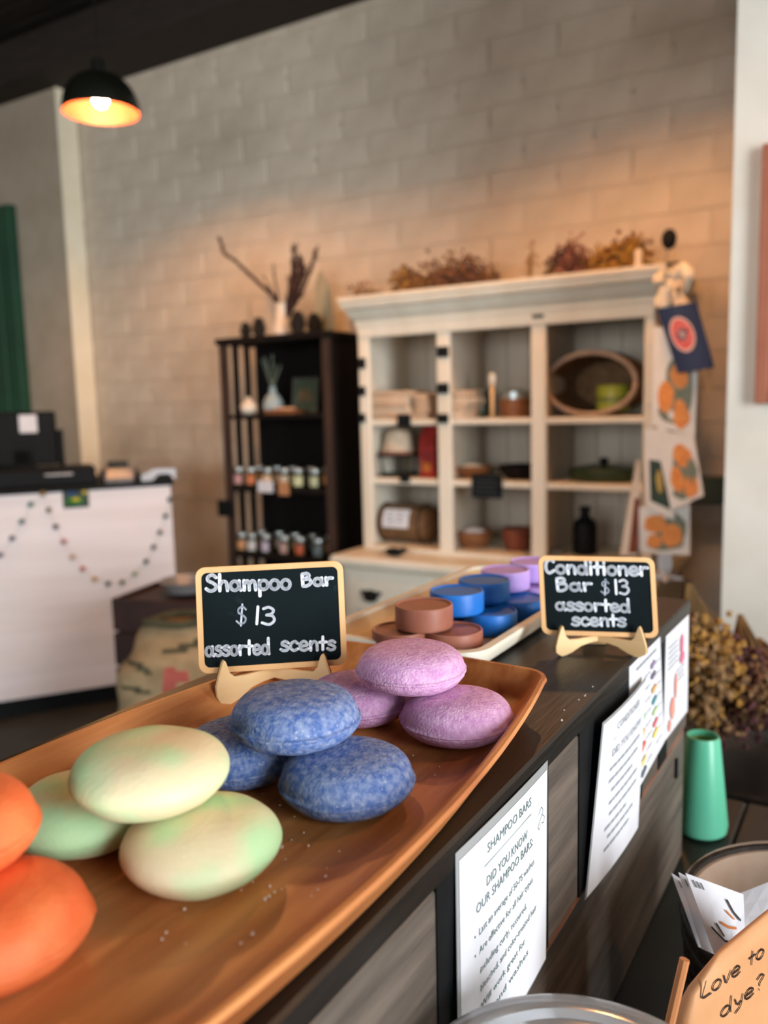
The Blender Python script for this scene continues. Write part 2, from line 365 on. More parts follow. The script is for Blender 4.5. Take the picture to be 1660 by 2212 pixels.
while z < 3.2:
    row = round((z-3.03)/BH); x = -3.216-BL*3.5 + (BL/2 if row % 2 else 0)
    z1 = min(z+BH, 3.205)
    first = True
    while x < -.40:
        x0 = max(x, -4.145); x1 = min(x+BL, -.40)
        if x1-x0 > .05: block(x0, x1, z, z1, random.randrange(4)); k += 1
        x += BL
    z += BH
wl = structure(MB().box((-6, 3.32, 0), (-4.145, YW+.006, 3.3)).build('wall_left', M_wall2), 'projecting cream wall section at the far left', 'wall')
structure(MB().box((-4.147, 3.312, 0), (-4.139, YW-.002, 3.204), .001).build('return_light_strip', mk('cream_painted_light', '#e6dcc0', '#ece3ca', 6, .7)), 'pale cream strip painted as window light on the far left wall return', 'trim')  # window light on the return face, put into a paler strip
structure(MB().box((-.385, 2.4, 0), (4.75, 2.75, 3.6)).build('wall_pier', M_pier), 'white plastered wall pier at the right edge', 'wall')
# right-hand wall with the side window, rear wall with the added fill light window, far left end
def wall_with_hole(name, axis, pos, a0, a1, h0, h1, z0, z1, label):
    mb = MB(); t = .15
    def bx(p, q, zz0, zz1):
        if axis == 'x': mb.box((pos, p, zz0), (pos+t, q, zz1))
        else: mb.box((p, pos-t, zz0), (q, pos, zz1))
    bx(a0, h0, 0, 3.6); bx(h1, a1, 0, 3.6); bx(h0, h1, 0, z0); bx(h0, h1, z1, 3.6)
    o = structure(mb.build(name, M_pier), label, 'wall')
    return o
wall_with_hole('wall_right', 'x', 4.7, -5.2, 3.8, -3.75, 1.75, .9, 3.1, 'white wall with the daylight window to the right')
wall_with_hole('wall_rear', 'y', -5.05, -6, 4.9, -3.25, 1.25, .9, 2.9, 'white wall with the added fill light window behind the camera')
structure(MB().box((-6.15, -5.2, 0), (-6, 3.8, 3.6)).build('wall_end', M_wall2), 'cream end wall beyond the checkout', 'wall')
for nm, ax in (('window_1', 'x'), ('window_2', 'y')):
    mb = MB()
    if ax == 'x':
        for y in (-3.75, -1.93, -.11, 1.71): mb.box((4.72, y, .9), (4.78, y+.04, 3.1))
        for z in (.9, 3.06): mb.box((4.72, -3.75, z), (4.78, 1.75, z+.04))
    else:  # unseen frame around the added rear fill light
        for x in (-3.25, -1.75, -.25, 1.21): mb.box((x, -5.15, .9), (x+.04, -5.09, 2.9))
        for z in (.9, 2.86): mb.box((-3.25, -5.15, z), (1.25, -5.09, z+.04))
    structure(mb.build(nm, M_white), 'white framed window in the %s wall' % ('right' if ax == 'x' else 'unseen rear'), 'window')
# ceiling: dark boards and a header beam along the back wall
ce = structure(MB().box((-6, -5.2, 3.52), (4.9, 3.8, 3.6)).build('ceiling', M_ceil), 'dark stained timber ceiling', 'ceiling')
pl = None
for i in range(60):
    y = -5.1+i*.15
    if pl is None: pl = MB().box((-6, 0, 3.49), (4.9, .138, 3.52), .006).build('plank', M_ceil, ce); o = pl
    else: o = pl.copy(); COL.objects.link(o); o.parent = ce
    o.location = (0, y, random.uniform(-.004, .002))
structure(MB().box((-6, 3.12, 3.205), (4.75, 3.46, 3.42), .01).build('trim_1', M_ceil), 'dark header beam where ceiling meets back wall', 'beam')
structure(MB().box((-6, 2.2, 3.36), (4.7, 2.36, 3.5), .01).build('trim_2', M_ceil), 'second dark ceiling beam nearer the camera', 'beam')
d = thing('door_1', 'dark green panelled door at the left edge', 'door', (-5.0, 3.3, 0)); d['kind'] = 'structure'
gx = aty(38, 640, 3.28).x
MB().box((-5.6, 3.26, .02), (gx, 3.315, 2.62), .004).build('door_leaf', M_green, d, world=True)
for z0, z1 in ((.2, 1.15), (1.35, 2.4)): MB().box((-5.4, 3.25, z0), (gx-.12, 3.262, z1), .006).build('panel', M_green, d, world=True)

# ------------------------------------------------------------------ pendants
def pendant(x, y, zr, label):
    t = thing('pendant_lamp', label, 'lamp', (x, y, zr), 0, 'pendant lamps in a row along the back wall')
    R_ = .155
    out = [(R_*math.cos(a)**.8 if a < 1.45 else .03, .15*math.sin(a)) for a in [k/10*1.45 for k in range(11)]]
    prof = out+[(.03, .16), (.025, .2), (.0, .2)]
    ins = [(max(r-.004, .001), zz-.002) for r, zz in out]+[(0, .148)]
    MB().lathe([(R_-.002, .0)]+prof, 36, cap0=False).build('shade', M_shade, t, smooth=40)
    mb = MB(); mb.loft([[V((r*math.cos(2*math.pi*i/36), r*math.sin(2*math.pi*i/36), zz)) for i in range(36)] for r, zz in ins], cap0=False); mb.build('lining', M_shadein, t, smooth=True)
    MB().lathe([(.0, .02), (.018, .024), (.03, .045), (.03, .06), (.02, .085), (.012, .1), (0, .102)], 16).build('bulb', M_bulb, t, smooth=True)
    MB().lathe([(.0, .095), (.017, .095), (.017, .148), (0, .148)], 12).build('socket', M_shade, t)
    MB().tube([(0, 0, .19), (0, 0, 3.5-zr)], .004, 6).build('cord', M_shade, t)
pc = atd(219, 243, 3.4)
pendant(pc.x, pc.y, pc.z, 'black dome pendant lamp glowing warm orange at upper left')
pendant(-1.62, 1.85, pc.z+.06, 'added unseen pendant lamp evening out warm wall light, in front of the white hutch')  # added off the row, unseen, to fill the warm light between lamps
pendant(pc.x+2.12, pc.y, pc.z, 'black dome pendant lamp beside the wall pier, above the frame')
pendant(pc.x+4.1, pc.y-.6, pc.z, 'black dome pendant lamp right of the wall pier, outside the frame')

# ================================================================== WHITE HUTCH
HX0, HX1, HY0, HY1 = -1.945, -.722, 3.0, 3.40
h = thing('hutch', 'cream painted hutch with open shelves and moulded cornice', 'cabinet', (-1.33, 3.2, 0))
def hb(name, a, b, m=M_white, ch=.004, parent=h): return MB().box(a, b, ch).build(name, m, parent, world=True)
ZW = .755                                                     # worktop height
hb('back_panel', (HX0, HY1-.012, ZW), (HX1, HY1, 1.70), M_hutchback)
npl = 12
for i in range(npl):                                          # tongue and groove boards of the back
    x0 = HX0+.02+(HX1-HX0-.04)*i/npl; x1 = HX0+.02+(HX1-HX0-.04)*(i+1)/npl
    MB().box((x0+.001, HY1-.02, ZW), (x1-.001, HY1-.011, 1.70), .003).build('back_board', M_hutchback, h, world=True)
hb('side_panel', (HX0, HY0+.02, ZW), (HX0+.022, HY1, 1.70)); hb('side_panel', (HX1-.022, HY0+.02, ZW), (HX1, HY1, 1.70))
for x0, x1 in ((HX0-.002, -1.897), (-1.575, -1.517), (-1.176, -1.118), (-.757, HX1+.002)):
    hb('post', (x0, HY0, ZW), (x1, HY0+.025, 1.70))
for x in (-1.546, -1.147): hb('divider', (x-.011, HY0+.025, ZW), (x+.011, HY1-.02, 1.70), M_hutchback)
SH1, SH2 = 1.313, 1.066
for z in (SH1, SH2):
    for x0, x1 in ((HX0+.022, -1.557), (-1.535, -1.158), (-1.136, HX1-.022)):
        hb('shelf', (x0, HY0+.012, z-.024), (x1, HY1-.02, z))
hb('bottom_rail', (HX0, HY0-.004, ZW), (HX1, HY1, ZW+.02))
hb('top_rail', (HX0, HY0-.006, 1.655), (HX1, HY0+.02, 1.71))
hb('roof_board', (HX0, HY0, 1.69), (HX1, HY1, 1.71))
prof = [(0, 1.695), (.008, 1.70), (.012, 1.712), (.012, 1.722), (.03, 1.735), (.045, 1.752), (.055, 1.765), (.072, 1.772), (.078, 1.782), (.078, 1.792), (.088, 1.800), (.09, 1.814), (.085, 1.818)]
MB().loft([rect(HX0-p*.45, HX1+p*.6, HY0-p, HY1, zz) for p, zz in prof]).build('cornice', M_white, h, world=True)
# base: worktop and drawers
MB().loft([rect(HX0-.05-i, HX1+.05+i, 2.83-i, HY1, zz) for i, zz in ((-.012, .705), (0, .712), (.006, .722), (.008, .735), (.004, .748), (-.002, .755))]).build('worktop', M_white, h, world=True)
hb('base_cabinet', (HX0-.03, 2.87, .06), (HX1+.03, HY1, .706))
hb('plinth', (HX0-.01, 2.89, 0), (HX1+.01, HY1, .06))
dxs = [HX0-.01, -1.53, -1.13, HX1+.01]
for i in range(3):
    x0, x1 = dxs[i]+.015, dxs[i+1]-.015
    dr = hb('drawer', (x0, 2.855, .50), (x1, 2.872, .685), ch=.006)
    hb('drawer_panel', (x0+.03, 2.849, .525), (x1-.03, 2.858, .66), ch=.004, parent=dr)
    cx = (x0+x1)/2 if i else aty(800, 1280, 2.84).x
    mb = MB()
    for sgn in (-1, 0, 1): mb.ball((cx+sgn*.022, 2.842, .605-.004*abs(sgn)), .02, 8, 5, (1, .6, .75))
    mb.box((cx-.05, 2.843, .60), (cx+.05, 2.85, .612)); mb.ball((cx, 2.84, .585), .03, 8, 5, (1.2, .6, .6))
    tag(mb.build('cup_pull', M_black, dr, smooth=True, world=True), 'black cast cup pull')
    dd = hb('cupboard_door', (x0, 2.856, .09), (x1, 2.872, .48), ch=.006)
    hb('door_panel', (x0+.05, 2.85, .14), (x1-.05, 2.858, .43), ch=.004, parent=dd)
for px, py, w_, h_ in ((783, 785, .03, .045), (783, 845, .03, .04), (783, 903, .03, .038), (957, 760, .052, .042), (957, 839, .052, .042), (957, 904, .05, .038), (1163, 683, .045, .012)):
    p = aty(px, py, HY0-.006)
    tag(MB().box((p.x-w_/2, HY0-.012, p.z-h_/2), (p.x+w_/2, HY0-.0, p.z+h_/2), .003).build('label_plate', M_black, h, world=True), 'small black plate on the post')
for px, py, w_, h_ in ((873, 908, .062, .05), (875, 1032, .045, .04)):
    p = aty(px, py, HY0+.004)
    MB().box((p.x-w_/2, HY0-.002, p.z-h_/2), (p.x+w_/2, HY0+.011, p.z+h_/2), .003).build('shelf_tag', M_black, h, world=True)
# slate sign hung on the middle shelf edge
p = aty(1052, 1052, HY0)
t = thing('slate_sign', 'small dark slate sign hung on the middle hutch shelf edge', 'sign', (p.x, HY0+.005, p.z-.045))
MB().box((p.x-.065, HY0-.003, p.z-.045), (p.x+.065, HY0+.008, p.z+.05), .003).build('board', M_black, t, world=True)
mb = MB()
for i in range(4): mb.box((p.x-.05, HY0-.0045, p.z-.03+i*.018), (p.x+.05-.012*(i % 2), HY0-.003, p.z-.027+i*.018))
mb.build('chalk_lines', mk('faint_chalk', '#39444a', rough=.9), t, world=True)

# ---------------- things on the hutch shelves
def item(px, py, z, Y): q = aty(px, py, Y); return V((q.x, Y, z))
ORD = ['bottom', 'second from bottom', 'third from bottom', 'fourth from bottom', 'fifth from bottom', 'topmost']
def linen_stack(x, y, n, w_, dpt, hh, where, mats, lean=0):
    for i in range(n):
        jx = random.uniform(-.006, .006); z0 = SH1+.001+i*hh; ww = w_*random.uniform(.93, 1.0)
        mb = MB(); pr = [(0, 0), (dpt/2, .0), (dpt/2+.004, hh*.3), (dpt/2+.004, hh*.7), (dpt/2, hh*.96), (0, hh*.96)]
        rings = []
        for xx, f_ in ((-ww/2, .92), (-ww/2+.006, 1), (0, 1.0), (ww/2-.006, 1), (ww/2, .92)):
            m = (1-f_)*hh*2
            rings.append([V((xx, -dpt/2, m)), V((xx, dpt/2, m)), V((xx, dpt/2+.006, hh*.5)), V((xx, dpt/2, hh*.97-m)), V((xx, -dpt/2, hh*.97-m)), V((xx, -dpt/2-.007, hh*.72)), V((xx, -dpt/2-.002, hh*.5)), V((xx, -dpt/2-.007, hh*.25))])
        mb.loft(rings)
        o = mb.build('folded_cloth', mats[i % len(mats)], None, smooth=50); o.location = (x+jx+lean*i, y+random.uniform(-.004, .004), z0); o.rotation_euler.z = random.uniform(-.03, .03)
        nm = ORD[i] if i < n-1 else 'topmost'
        tag(o, 'folded linen cloth, %s of the %s stack on the top hutch shelf' % (nm, where), 'cloth', 'folded linens on the hutch')
q = item(862, 870, SH1, 3.10); linen_stack(q.x, 3.11, 5, .185, .16, .0235, 'left', [M_linen, M_linen2])
q = item(938, 870, SH1, 3.13); linen_stack(q.x-.02, 3.13, 4, .075, .16, .026, 'narrow middle', [M_linen])
q = item(997, 870, SH1, 3.12); linen_stack(q.x, 3.12, 4, .13, .16, .028, 'right', [M_linen2, M_linen], .004)
# wooden spoon standing upright in a small block
q = item(1064, 900, SH1, 3.07)
t = thing('wooden_spoon', 'pale wooden spoon standing upright with a whitish bowl', 'spoon', q)
MB().tube([(0, 0, 0), (0, 0, .13)], .008, 8).build('handle', M_ply, t, smooth=True)
MB().ball((0, 0, .152), .026, 12, 8, (.62, .35, 1)).build('spoon_bowl', M_white, t, smooth=True)
q = item(1040, 890, SH1, 3.2)
mb = MB().lathe([(0, 0), (.03, 0), (.033, .02), (.033, .085), (.028, .095), (.028, .115), (0, .115)], 20); o = mb.build('green_bottle', mk('dark_green_glass', '#1f2b1a', '#2a3822', 8, .25), None, smooth=40); o.location = q
tag(o, 'squat dark green bottle beside the linens', 'bottle')
q = item(1115, 880, SH1, 3.15)
t = thing('wooden_canister', 'brown wooden canister with glassy lid on the top shelf', 'canister', q)
MB().lathe([(0, 0), (.062, 0), (.064, .006), (.064, .075), (0, .075)], 28).build('body', M_woodbowl, t, smooth=40)
MB().lathe([(0, .075), (.06, .075), (.058, .10), (.03, .112), (0, .114)], 28).build('lid', M_mirrorg, t, smooth=40)
# big basket on its side with a green tin in front
q = item(1287, 830, SH1, 3.17)
t = thing('wicker_basket', 'large round wicker basket lying on its side', 'basket', (q.x, 3.2, SH1+.001))
RB = .118; C0 = V((0, 0, RB+.004))
def bring(r, y): return [V((r*1.5*math.cos(2*math.pi*i/40), y, r*math.sin(2*math.pi*i/40))) + C0 for i in range(40)]
MB().loft([bring(.004, .16), bring(RB*.8, .155), bring(RB*.97, .08), bring(RB, -.09), bring(RB*.95, -.095), bring(RB*.9, .06), bring(RB*.75, .14), bring(.004, .145)]).build('body', M_wicker, t, smooth=50)
MB().tube([p+V((0, 0, 0)) for p in bring(RB*.965, -.1)]+[bring(RB*.965, -.1)[0]], .010, 8).build('rim', M_tan, t, smooth=True)
for j, yy in enumerate((.06, .0, -.05)):
    rr = RB*(.985+.005*j)-.004; MB().tube(bring(rr+.006, yy)+[bring(rr+.006, yy)[0]], .005, 6).build('weave_band', M_wicker, t, smooth=True)
t2 = item(1308, 880, SH1, 3.06); tz = SH1+.026
tt = thing('green_tin', 'yellow green round tin inside the wicker basket', 'tin', (t2.x-.005, 3.18, tz-.006))
MB().lathe([(0, 0), (.06, 0), (.062, .004), (.062, .085), (.057, .095), (0, .097)], 28).build('body', mk('lime_tin', '#8a9430', '#98a23c', 8, .4), tt, smooth=40)
MB().lathe([(.0625, .03), (.0632, .031), (.0632, .052), (.0625, .053)], 28, cap0=False, cap1=False).build('label_band', mk('tin_band', '#5f6a2a', '#6d7834', 20, .5), tt)
# middle shelf: hat on wire stand, red packet, bowls
q = item(862, 990, SH2, 3.14)
t = thing('wire_stand', 'black wire stand on the middle hutch shelf', 'stand', (q.x, 3.14, SH2))
mb = MB(); r1 = .085
def circ(r, z, n=24): return [V((r*math.cos(2*math.pi*i/n), r*math.sin(2*math.pi*i/n), z)) for i in range(n+1)]
MB().tube(circ(.08, .005), .005, 6).build('base_ring', M_black, t); MB().tube(circ(.09, .092), .005, 6).build('top_ring', M_black, t)
for i in range(6): a = i*math.pi/3; MB().tube([(.08*math.cos(a), .08*math.sin(a), .005), (.09*math.cos(a), .09*math.sin(a), .092)], .004, 6).build('wire_leg', M_black, t)
MB().lathe([(0, .09), (.09, .09), (.09, .096), (0, .096)], 24).build('plate', M_black, t)
hat = thing('felt_hat', 'beige bell shaped felt hat resting on the wire stand', 'hat', (q.x, 3.14, SH2+.097))
MB().lathe([(.082, .0), (.084, .005), (.07, .02), (.064, .05), (.058, .085), (.045, .102), (.0, .108)], 28, cap0=False).build('crown', M_linen, hat, smooth=True)
MB().lathe([(.084, 0), (.0855, .002), (.079, .013), (.077, .012)], 28, cap0=False, cap1=False).build('band', M_terracotta, hat, smooth=True)
q = item(927, 1035, SH2, 3.10)
t = thing('red_packet', 'tall red paper packet beside the felt hat', 'packet', (q.x, 3.12, SH2))
MB().loft([rect(-.034, .034, -.03, .03, 0), rect(-.036, .036, -.034, .034, .09), rect(-.035, .035, -.026, .026, .17), rect(-.036, .036, -.006, .006, .205), rect(-.036, .036, -.004, .004, .218)]).build('bag', M_redpack, t, smooth=35)
mb = MB(); s = Sheet((-.026, -.036, .07), (.026, -.036, .07), (.026, -.034, .015), (-.026, -.034, .015), 0); s.blob(mb, .5, .5, .45, .4); s.blob(mb, .3, .8, .2, .2); mb.build('print', mk('amber_print', '#b8642a', '#c87a34', 40, .6), t)
for px, r, hh, nm, lab, m in ((1018, .085, .05, 'wooden_bowl', 'wide wooden bowl holding a white cloth on the middle shelf', M_woodbowl), (1130, .10, .055, 'wooden_bowl', 'dark wooden bowl behind the slate sign', M_dark)):
    q = item(px, 1035, SH2, 3.16); t = thing(nm, lab, 'bowl', q)
    MB().lathe([(0, 0), (r*.6, 0), (r*.9, hh*.5), (r, hh), (r*.95, hh), (r*.84, hh*.5), (r*.55, .008), (0, .008)], 32).build('bowl_shell', m, t, smooth=50)
    if px == 1018: MB().ball((0, 0, hh*.72), r*.78, 16, 6, (1, 1, .36)).build('cloth', M_white, t, smooth=True)
q = item(1305, 1038, SH2, 3.16)
t = thing('covered_dish', 'low dark green covered dish with a knob', 'dish', q)
MB().lathe([(0, 0), (.12, 0), (.135, .02), (.137, .035), (0, .035)], 36, sy=.8).build('dish', mk('dark_green_enamel', '#20301c', '#2a3a24', 8, .35), t, smooth=40)
MB().lathe([(.137, .035), (.13, .05), (.06, .062), (0, .064)], 36, sy=.8, cap0=False).build('lid', mk('dark_green_enamel', '#20301c'), t, smooth=40)
MB().lathe([(0, .062), (.012, .064), (.02, .078), (.016, .088), (0, .09)], 16).build('knob', M_black, t, smooth=True)
# bottom shelf
ZB = ZW+.021
q = item(878, 1185, ZB, 3.14)
t = thing('burlap_bolster', 'brown rolled bolster with a white label on the lowest shelf', 'bolster', (q.x, 3.15, ZB))
rb = .082; L2 = .15
def xr(r, x): return [V((x, r*math.cos(2*math.pi*i/28), rb+.001+r*math.sin(2*math.pi*i/28))) for i in range(28)]
MB().loft([xr(.01, -L2), xr(rb*.75, -L2+.006), xr(rb*.97, -L2+.03), xr(rb, -L2+.06), xr(rb, L2-.06), xr(rb*.97, L2-.03), xr(rb*.75, L2-.006), xr(.01, L2)]).build('roll', M_wicker, t, smooth=True)
for x in (-.1, .1): MB().tube([p for p in xr(rb+.002, x)]+[xr(rb+.002, x)[0]], .004, 6).build('cord', M_dkbrown, t)
mb = MB(); n = 8
lab = [V((xx, -math.cos(a)*(rb+.003), rb+.001+math.sin(a)*(rb+.003))) for xx in (-.075, .055) for a in [math.radians(-8+58*i/n) for i in range(n+1)]]
mb.add(lab, [(i, n+1+i, n+2+i, i+1) for i in range(n)]); lb = mb.build('label', M_paper, t, smooth=True)
mb = MB()
for i in range(3):
    a = math.radians(8+14*i)
    for xx in (-.055, -.005): mb.add([(xx, -math.cos(a)*(rb+.004), rb+.001+math.sin(a)*(rb+.004)), (xx+.038-.01*i, -math.cos(a)*(rb+.004), rb+.001+math.sin(a)*(rb+.004)), (xx+.036-.01*i, -math.cos(a+.09)*(rb+.004), rb+.001+math.sin(a+.09)*(rb+.004)), (xx+.003, -math.cos(a+.09)*(rb+.004), rb+.001+math.sin(a+.09)*(rb+.004))], [(0, 1, 2, 3)])
mb.build('print', M_ink2, lb)
for px, r, hh, nm, lab, m in ((1025, .075, .07, 'wooden_bowl', 'brown bowl with a white cloth on the lowest shelf', M_woodbowl), (1118, .062, .09, 'terracotta_pot', 'terracotta pot on the lowest hutch shelf', M_terracotta)):
    q = item(px, 1190, ZB, 3.14); t = thing(nm, lab, 'bowl' if 'bowl' in nm else 'pot', q)
    MB().lathe([(0, 0), (r*.75, 0), (r*.95, hh*.5), (r, hh*.9), (r, hh), (r*.92, hh), (r*.85, hh*.5), (r*.6, .008), (0, .008)], 32).build('vessel', m, t, smooth=50)
    if px == 1025: MB().ball((0, 0, hh*.85), r*.7, 16, 6, (1, 1, .4)).build('cloth', M_paper, t, smooth=True)
q = item(1264, 1180, ZB, 3.16)
o = MB().lathe([(0, 0), (.042, 0), (.047, .01), (.047, .11), (.04, .13), (.02, .145), (.017, .17), (.022, .172), (.022, .187), (0, .187)], 24).build('pump_bottle', M_blackplastic, None, smooth=40); o.location = q
tag(o, 'dark rounded bottle with a narrow neck in the right compartment', 'bottle')
q = item(1200, 1192, ZB, 3.1); t = thing('small_dish', 'small grey dish beside the dark bottle', 'dish', q)
MB().lathe([(0, 0), (.02, 0), (.034, .018), (.03, .018), (.018, .005), (0, .005)], 20).build('dish_shell', M_grey, t, smooth=50)
# black cast bird on the worktop ledge
q = aty(852, 1212, 2.90)
t = thing('cast_bird', 'small black cast bird figure on the hutch ledge', 'figurine', (q.x, 2.9, ZW))
mb = MB(); mb.ball((0, 0, .02), .02, 12, 8, (2.2, 1, .95)); mb.ball((.045, 0, .03), .013, 10, 6, (1.1, 1, 1)); mb.build('body', M_black, t, smooth=True)
MB().loft([[V((-.03, -.008, .022)), V((-.03, .008, .022)), V((-.03, 0, .03))], [V((-.07, -.006, .008)), V((-.07, .006, .008)), V((-.07, 0, .012))]]).build('tail', M_black, t)
MB().lathe([(.006, 0), (.0005, .014)], 6).xf(Matrix.Translation((.056, 0, .03)) @ Matrix.Rotation(math.pi/2, 4, 'Y')).build('beak', M_black, t)

# ---------------- dried flower bundles
def bundle(name, label, origin, axis, length, spread, n, mats, head, stemlen=.5, group=None, hr=.006, seedv=1, heads_per=14):
    rnd = random.Random(seedv); t = thing(name, label, 'dried flowers', origin, 0, group)
    axis = V(axis).normalized(); st = MB(); hd = [MB() for _ in mats]
    a1 = axis.orthogonal().normalized(); a2 = axis.cross(a1)
    for i in range(n):
        an = rnd.uniform(0, 6.28); rr = math.sqrt(rnd.random())*spread
        end = axis*length*rnd.uniform(.55, 1.0) + (a1*math.cos(an)+a2*math.sin(an))*rr
        if origin[2]+end.z < origin[2]+.01 and axis.z > -.3: end.z = abs(end.z)*.5+.012
        beg = (a1*math.cos(an)+a2*math.sin(an))*rr*.06
        if axis.z > -.3: beg.z = abs(beg.z)+.004
        mid = beg.lerp(end, .5)+V((0, 0, rnd.uniform(0, .012)))
        st.tube([beg, mid, end], [.0022, .0018, .001], 4)
        hm = hd[rnd.randrange(len(mats))]
        for k in range(heads_per):
            s_ = rnd.random(); c = end - (end-beg)*(s_*head*.55) + V((rnd.gauss(0, 1), rnd.gauss(0, 1), rnd.gauss(0, 1)))*head*.09*length
            if axis.z > -.3: c.z = max(c.z, hr*1.2)
            hm.octa(c, hr*rnd.uniform(.6, 1.4))
    st.build('stems', M_stem, t)['kind'] = 'stuff'
    for m, mb in zip(mats, hd):
        if mb.v: mb.build('flower_heads', m, t)['kind'] = 'stuff'
    return t
ZT = 1.818
def top(px, py, Y=3.12): return aty(px, py, Y).x
G = 'dried bundles on top of the hutch'
bundle('dried_bundle', 'wispy dried sprigs at the left end of the cornice', (top(860, 620), 3.1, ZT), (-1, -.1, .15), .26, .05, 22, [FLW[1], FLW[4]], .8, group=G, hr=.006, seedv=2, heads_per=8)
bundle('dried_bundle', 'ochre dried flower bundle left of the middle on the cornice', (top(935, 610), 3.16, ZT), (-1, 0, .3), .22, .075, 46, [FLW[0], FLW[1]], .8, group=G, hr=.009, seedv=3)
bundle('dried_bundle', 'dark plum and rust dried bundle in the middle of the cornice', (top(1112, 605), 3.14, ZT), (-1, 0, .14), .42, .075, 80, [FLW[2], FLW[1], FLW[1]], .85, group=G, hr=.009, seedv=4)
bundle('dried_bundle', 'thin upright sprig with tiny pale blooms on the cornice', (top(1150, 595), 3.1, ZT), (.12, 0, 1), .17, .015, 6, [FLW[3], FLW[0]], .9, group=G, hr=.006, seedv=5, heads_per=7)
bundle('dried_bundle', 'rose red dried bundle right of the middle on the cornice', (top(1165, 590), 3.12, ZT), (.9, 0, .55), .22, .06, 32, [FLW[3], FLW[2]], .7, group=G, hr=.008, seedv=6)
bundle('dried_bundle', 'golden ochre dried bundle near the right end of the cornice', (top(1200, 588), 3.16, ZT), (1, 0, .2), .34, .075, 74, [FLW[0], FLW[0], FLW[1]], .6, group=G, hr=.009, seedv=8)
bundle('dried_bundle', 'curled yellow sprig at the right end of the cornice', (top(1362, 575), 3.1, ZT), (.1, 0, 1), .13, .02, 7, [FLW[0]], .8, group=G, hr=.007, seedv=9, heads_per=6)
q = aty(1380, 560, 3.1)
o = MB().lathe([(0, 0), (.012, 0), (.016, .02), (.013, .06), (.016, .075), (.01, .085), (0, .087)], 14).build('bud_vase', M_vase, None, smooth=True); o.location = (q.x, 3.1, ZT)
tag(o, 'tiny white bud vase by the golden sprig on the cornice', 'vase')

# ================================================================== DARK ETAGERE
EX0, EX1, EY0, EY1, EZ = -2.775, -2.14, 3.05, 3.35, 1.705
e = thing('etagere', 'tall black brown shelf unit with slatted left side', 'shelf', ((EX0+EX1)/2, 3.2, 0))
def eb(name, a, b, m=M_dark, ch=.003): return MB().box(a, b, ch).build(name, m, e, world=True)
eb('top_board', (EX0-.012, EY0-.012, EZ-.028), (EX1+.012, EY1, EZ))
for x in (EX0, EX1-.034):
    eb('post', (x, EY0, 0), (x+.034, EY0+.034, EZ-.028), M_darkpost); eb('post', (x, EY1-.034, 0), (x+.034, EY1, EZ-.028))
for y in (3.135, 3.22): eb('side_slat', (EX0+.006, y, .1), (EX0+.022, y+.038, EZ-.028))
eb('side_panel', (EX1-.016, EY0+.034, .1), (EX1-.004, EY1-.034, EZ-.028))
eb('back_panel', (EX0+.034, EY1-.012, .1), (EX1-.034, EY1-.004, EZ-.028))
ES = (1.345, .998, .675, .3)
for z in ES: eb('shelf', (EX0+.004, EY0+.008, z-.022), (EX1-.018, EY1-.014, z))
p = aty(487, 1098, EY0-.004)
tag(MB().box((p.x-.045, EY0-.012, p.z-.04), (p.x+.055, EY0-.0005, p.z+.04), .003).build('side_tag', M_black, e, world=True), 'black tag on the left post')
for px, py, w_, h_, m in ((573, 1051, .088, .055, M_paper), (613, 1056, .058, .062, mk('orange_tag', '#a9744e', '#b5805a', 14, .7))):
    p = aty(px, py, EY0); MB().box((p.x-w_/2, EY0-.003, p.z-h_/2), (p.x+w_/2, EY0+.007, p.z+h_/2), .001).build('shelf_tag', m, e, world=True)
LBL = {'pink': '#b08a8a', 'orange': '#b87048', 'cream': '#c8b090', 'stone': '#b0a894', 'pale green': '#b8c098', 'sage': '#a8b090', 'peach': '#b88a60', 'white': '#c0c4c6', 'violet white': '#b4b0c4', 'mauve': '#a89088', 'rust': '#b0583a', 'grey blue': '#5a6a6e'}
NTH = ['leftmost', 'second from left', 'third from left', 'third from right', 'second from right', 'rightmost']
M_jar = mk('amber_jar_glass', '#3a3526', '#2a2a1c', 6, .15)
jar_proto = {}
def jar(x, y, z, col, label, group, hgt=.085):
    t = thing('glass_jar', label, 'jar', (x, y, z), random.uniform(-.2, .2), group)
    if 'b' not in jar_proto:
        jar_proto['b'] = MB().lathe([(0, 0), (.024, 0), (.027, .004), (.027, .064), (.023, .072), (.022, .078), (0, .078)], 18).build('jar_body', M_jar, None, smooth=40)
        jar_proto['l'] = MB().lathe([(0, .074), (.0245, .074), (.0255, .077), (.0255, .09), (.0235, .093), (0, .093)], 18).build('lid', M_mirrorg, None, smooth=40)
        b, l = jar_proto['b'], jar_proto['l']
    else:
        b, l = jar_proto['b'].copy(), jar_proto['l'].copy(); COL.objects.link(b); COL.objects.link(l)
    b.parent = t; l.parent = t
    n = 6; vs = [(.0276*math.sin(a), -.0276*math.cos(a), zz) for zz in (.014, .06) for a in [math.radians(-65+130*i/n) for i in range(n+1)]]
    MB().add(vs, [(i, i+1, n+2+i, n+1+i) for i in range(n)]).build('label', mk('jar_label_'+col.replace(' ', '_'), LBL[col], rough=.7), t, smooth=True)
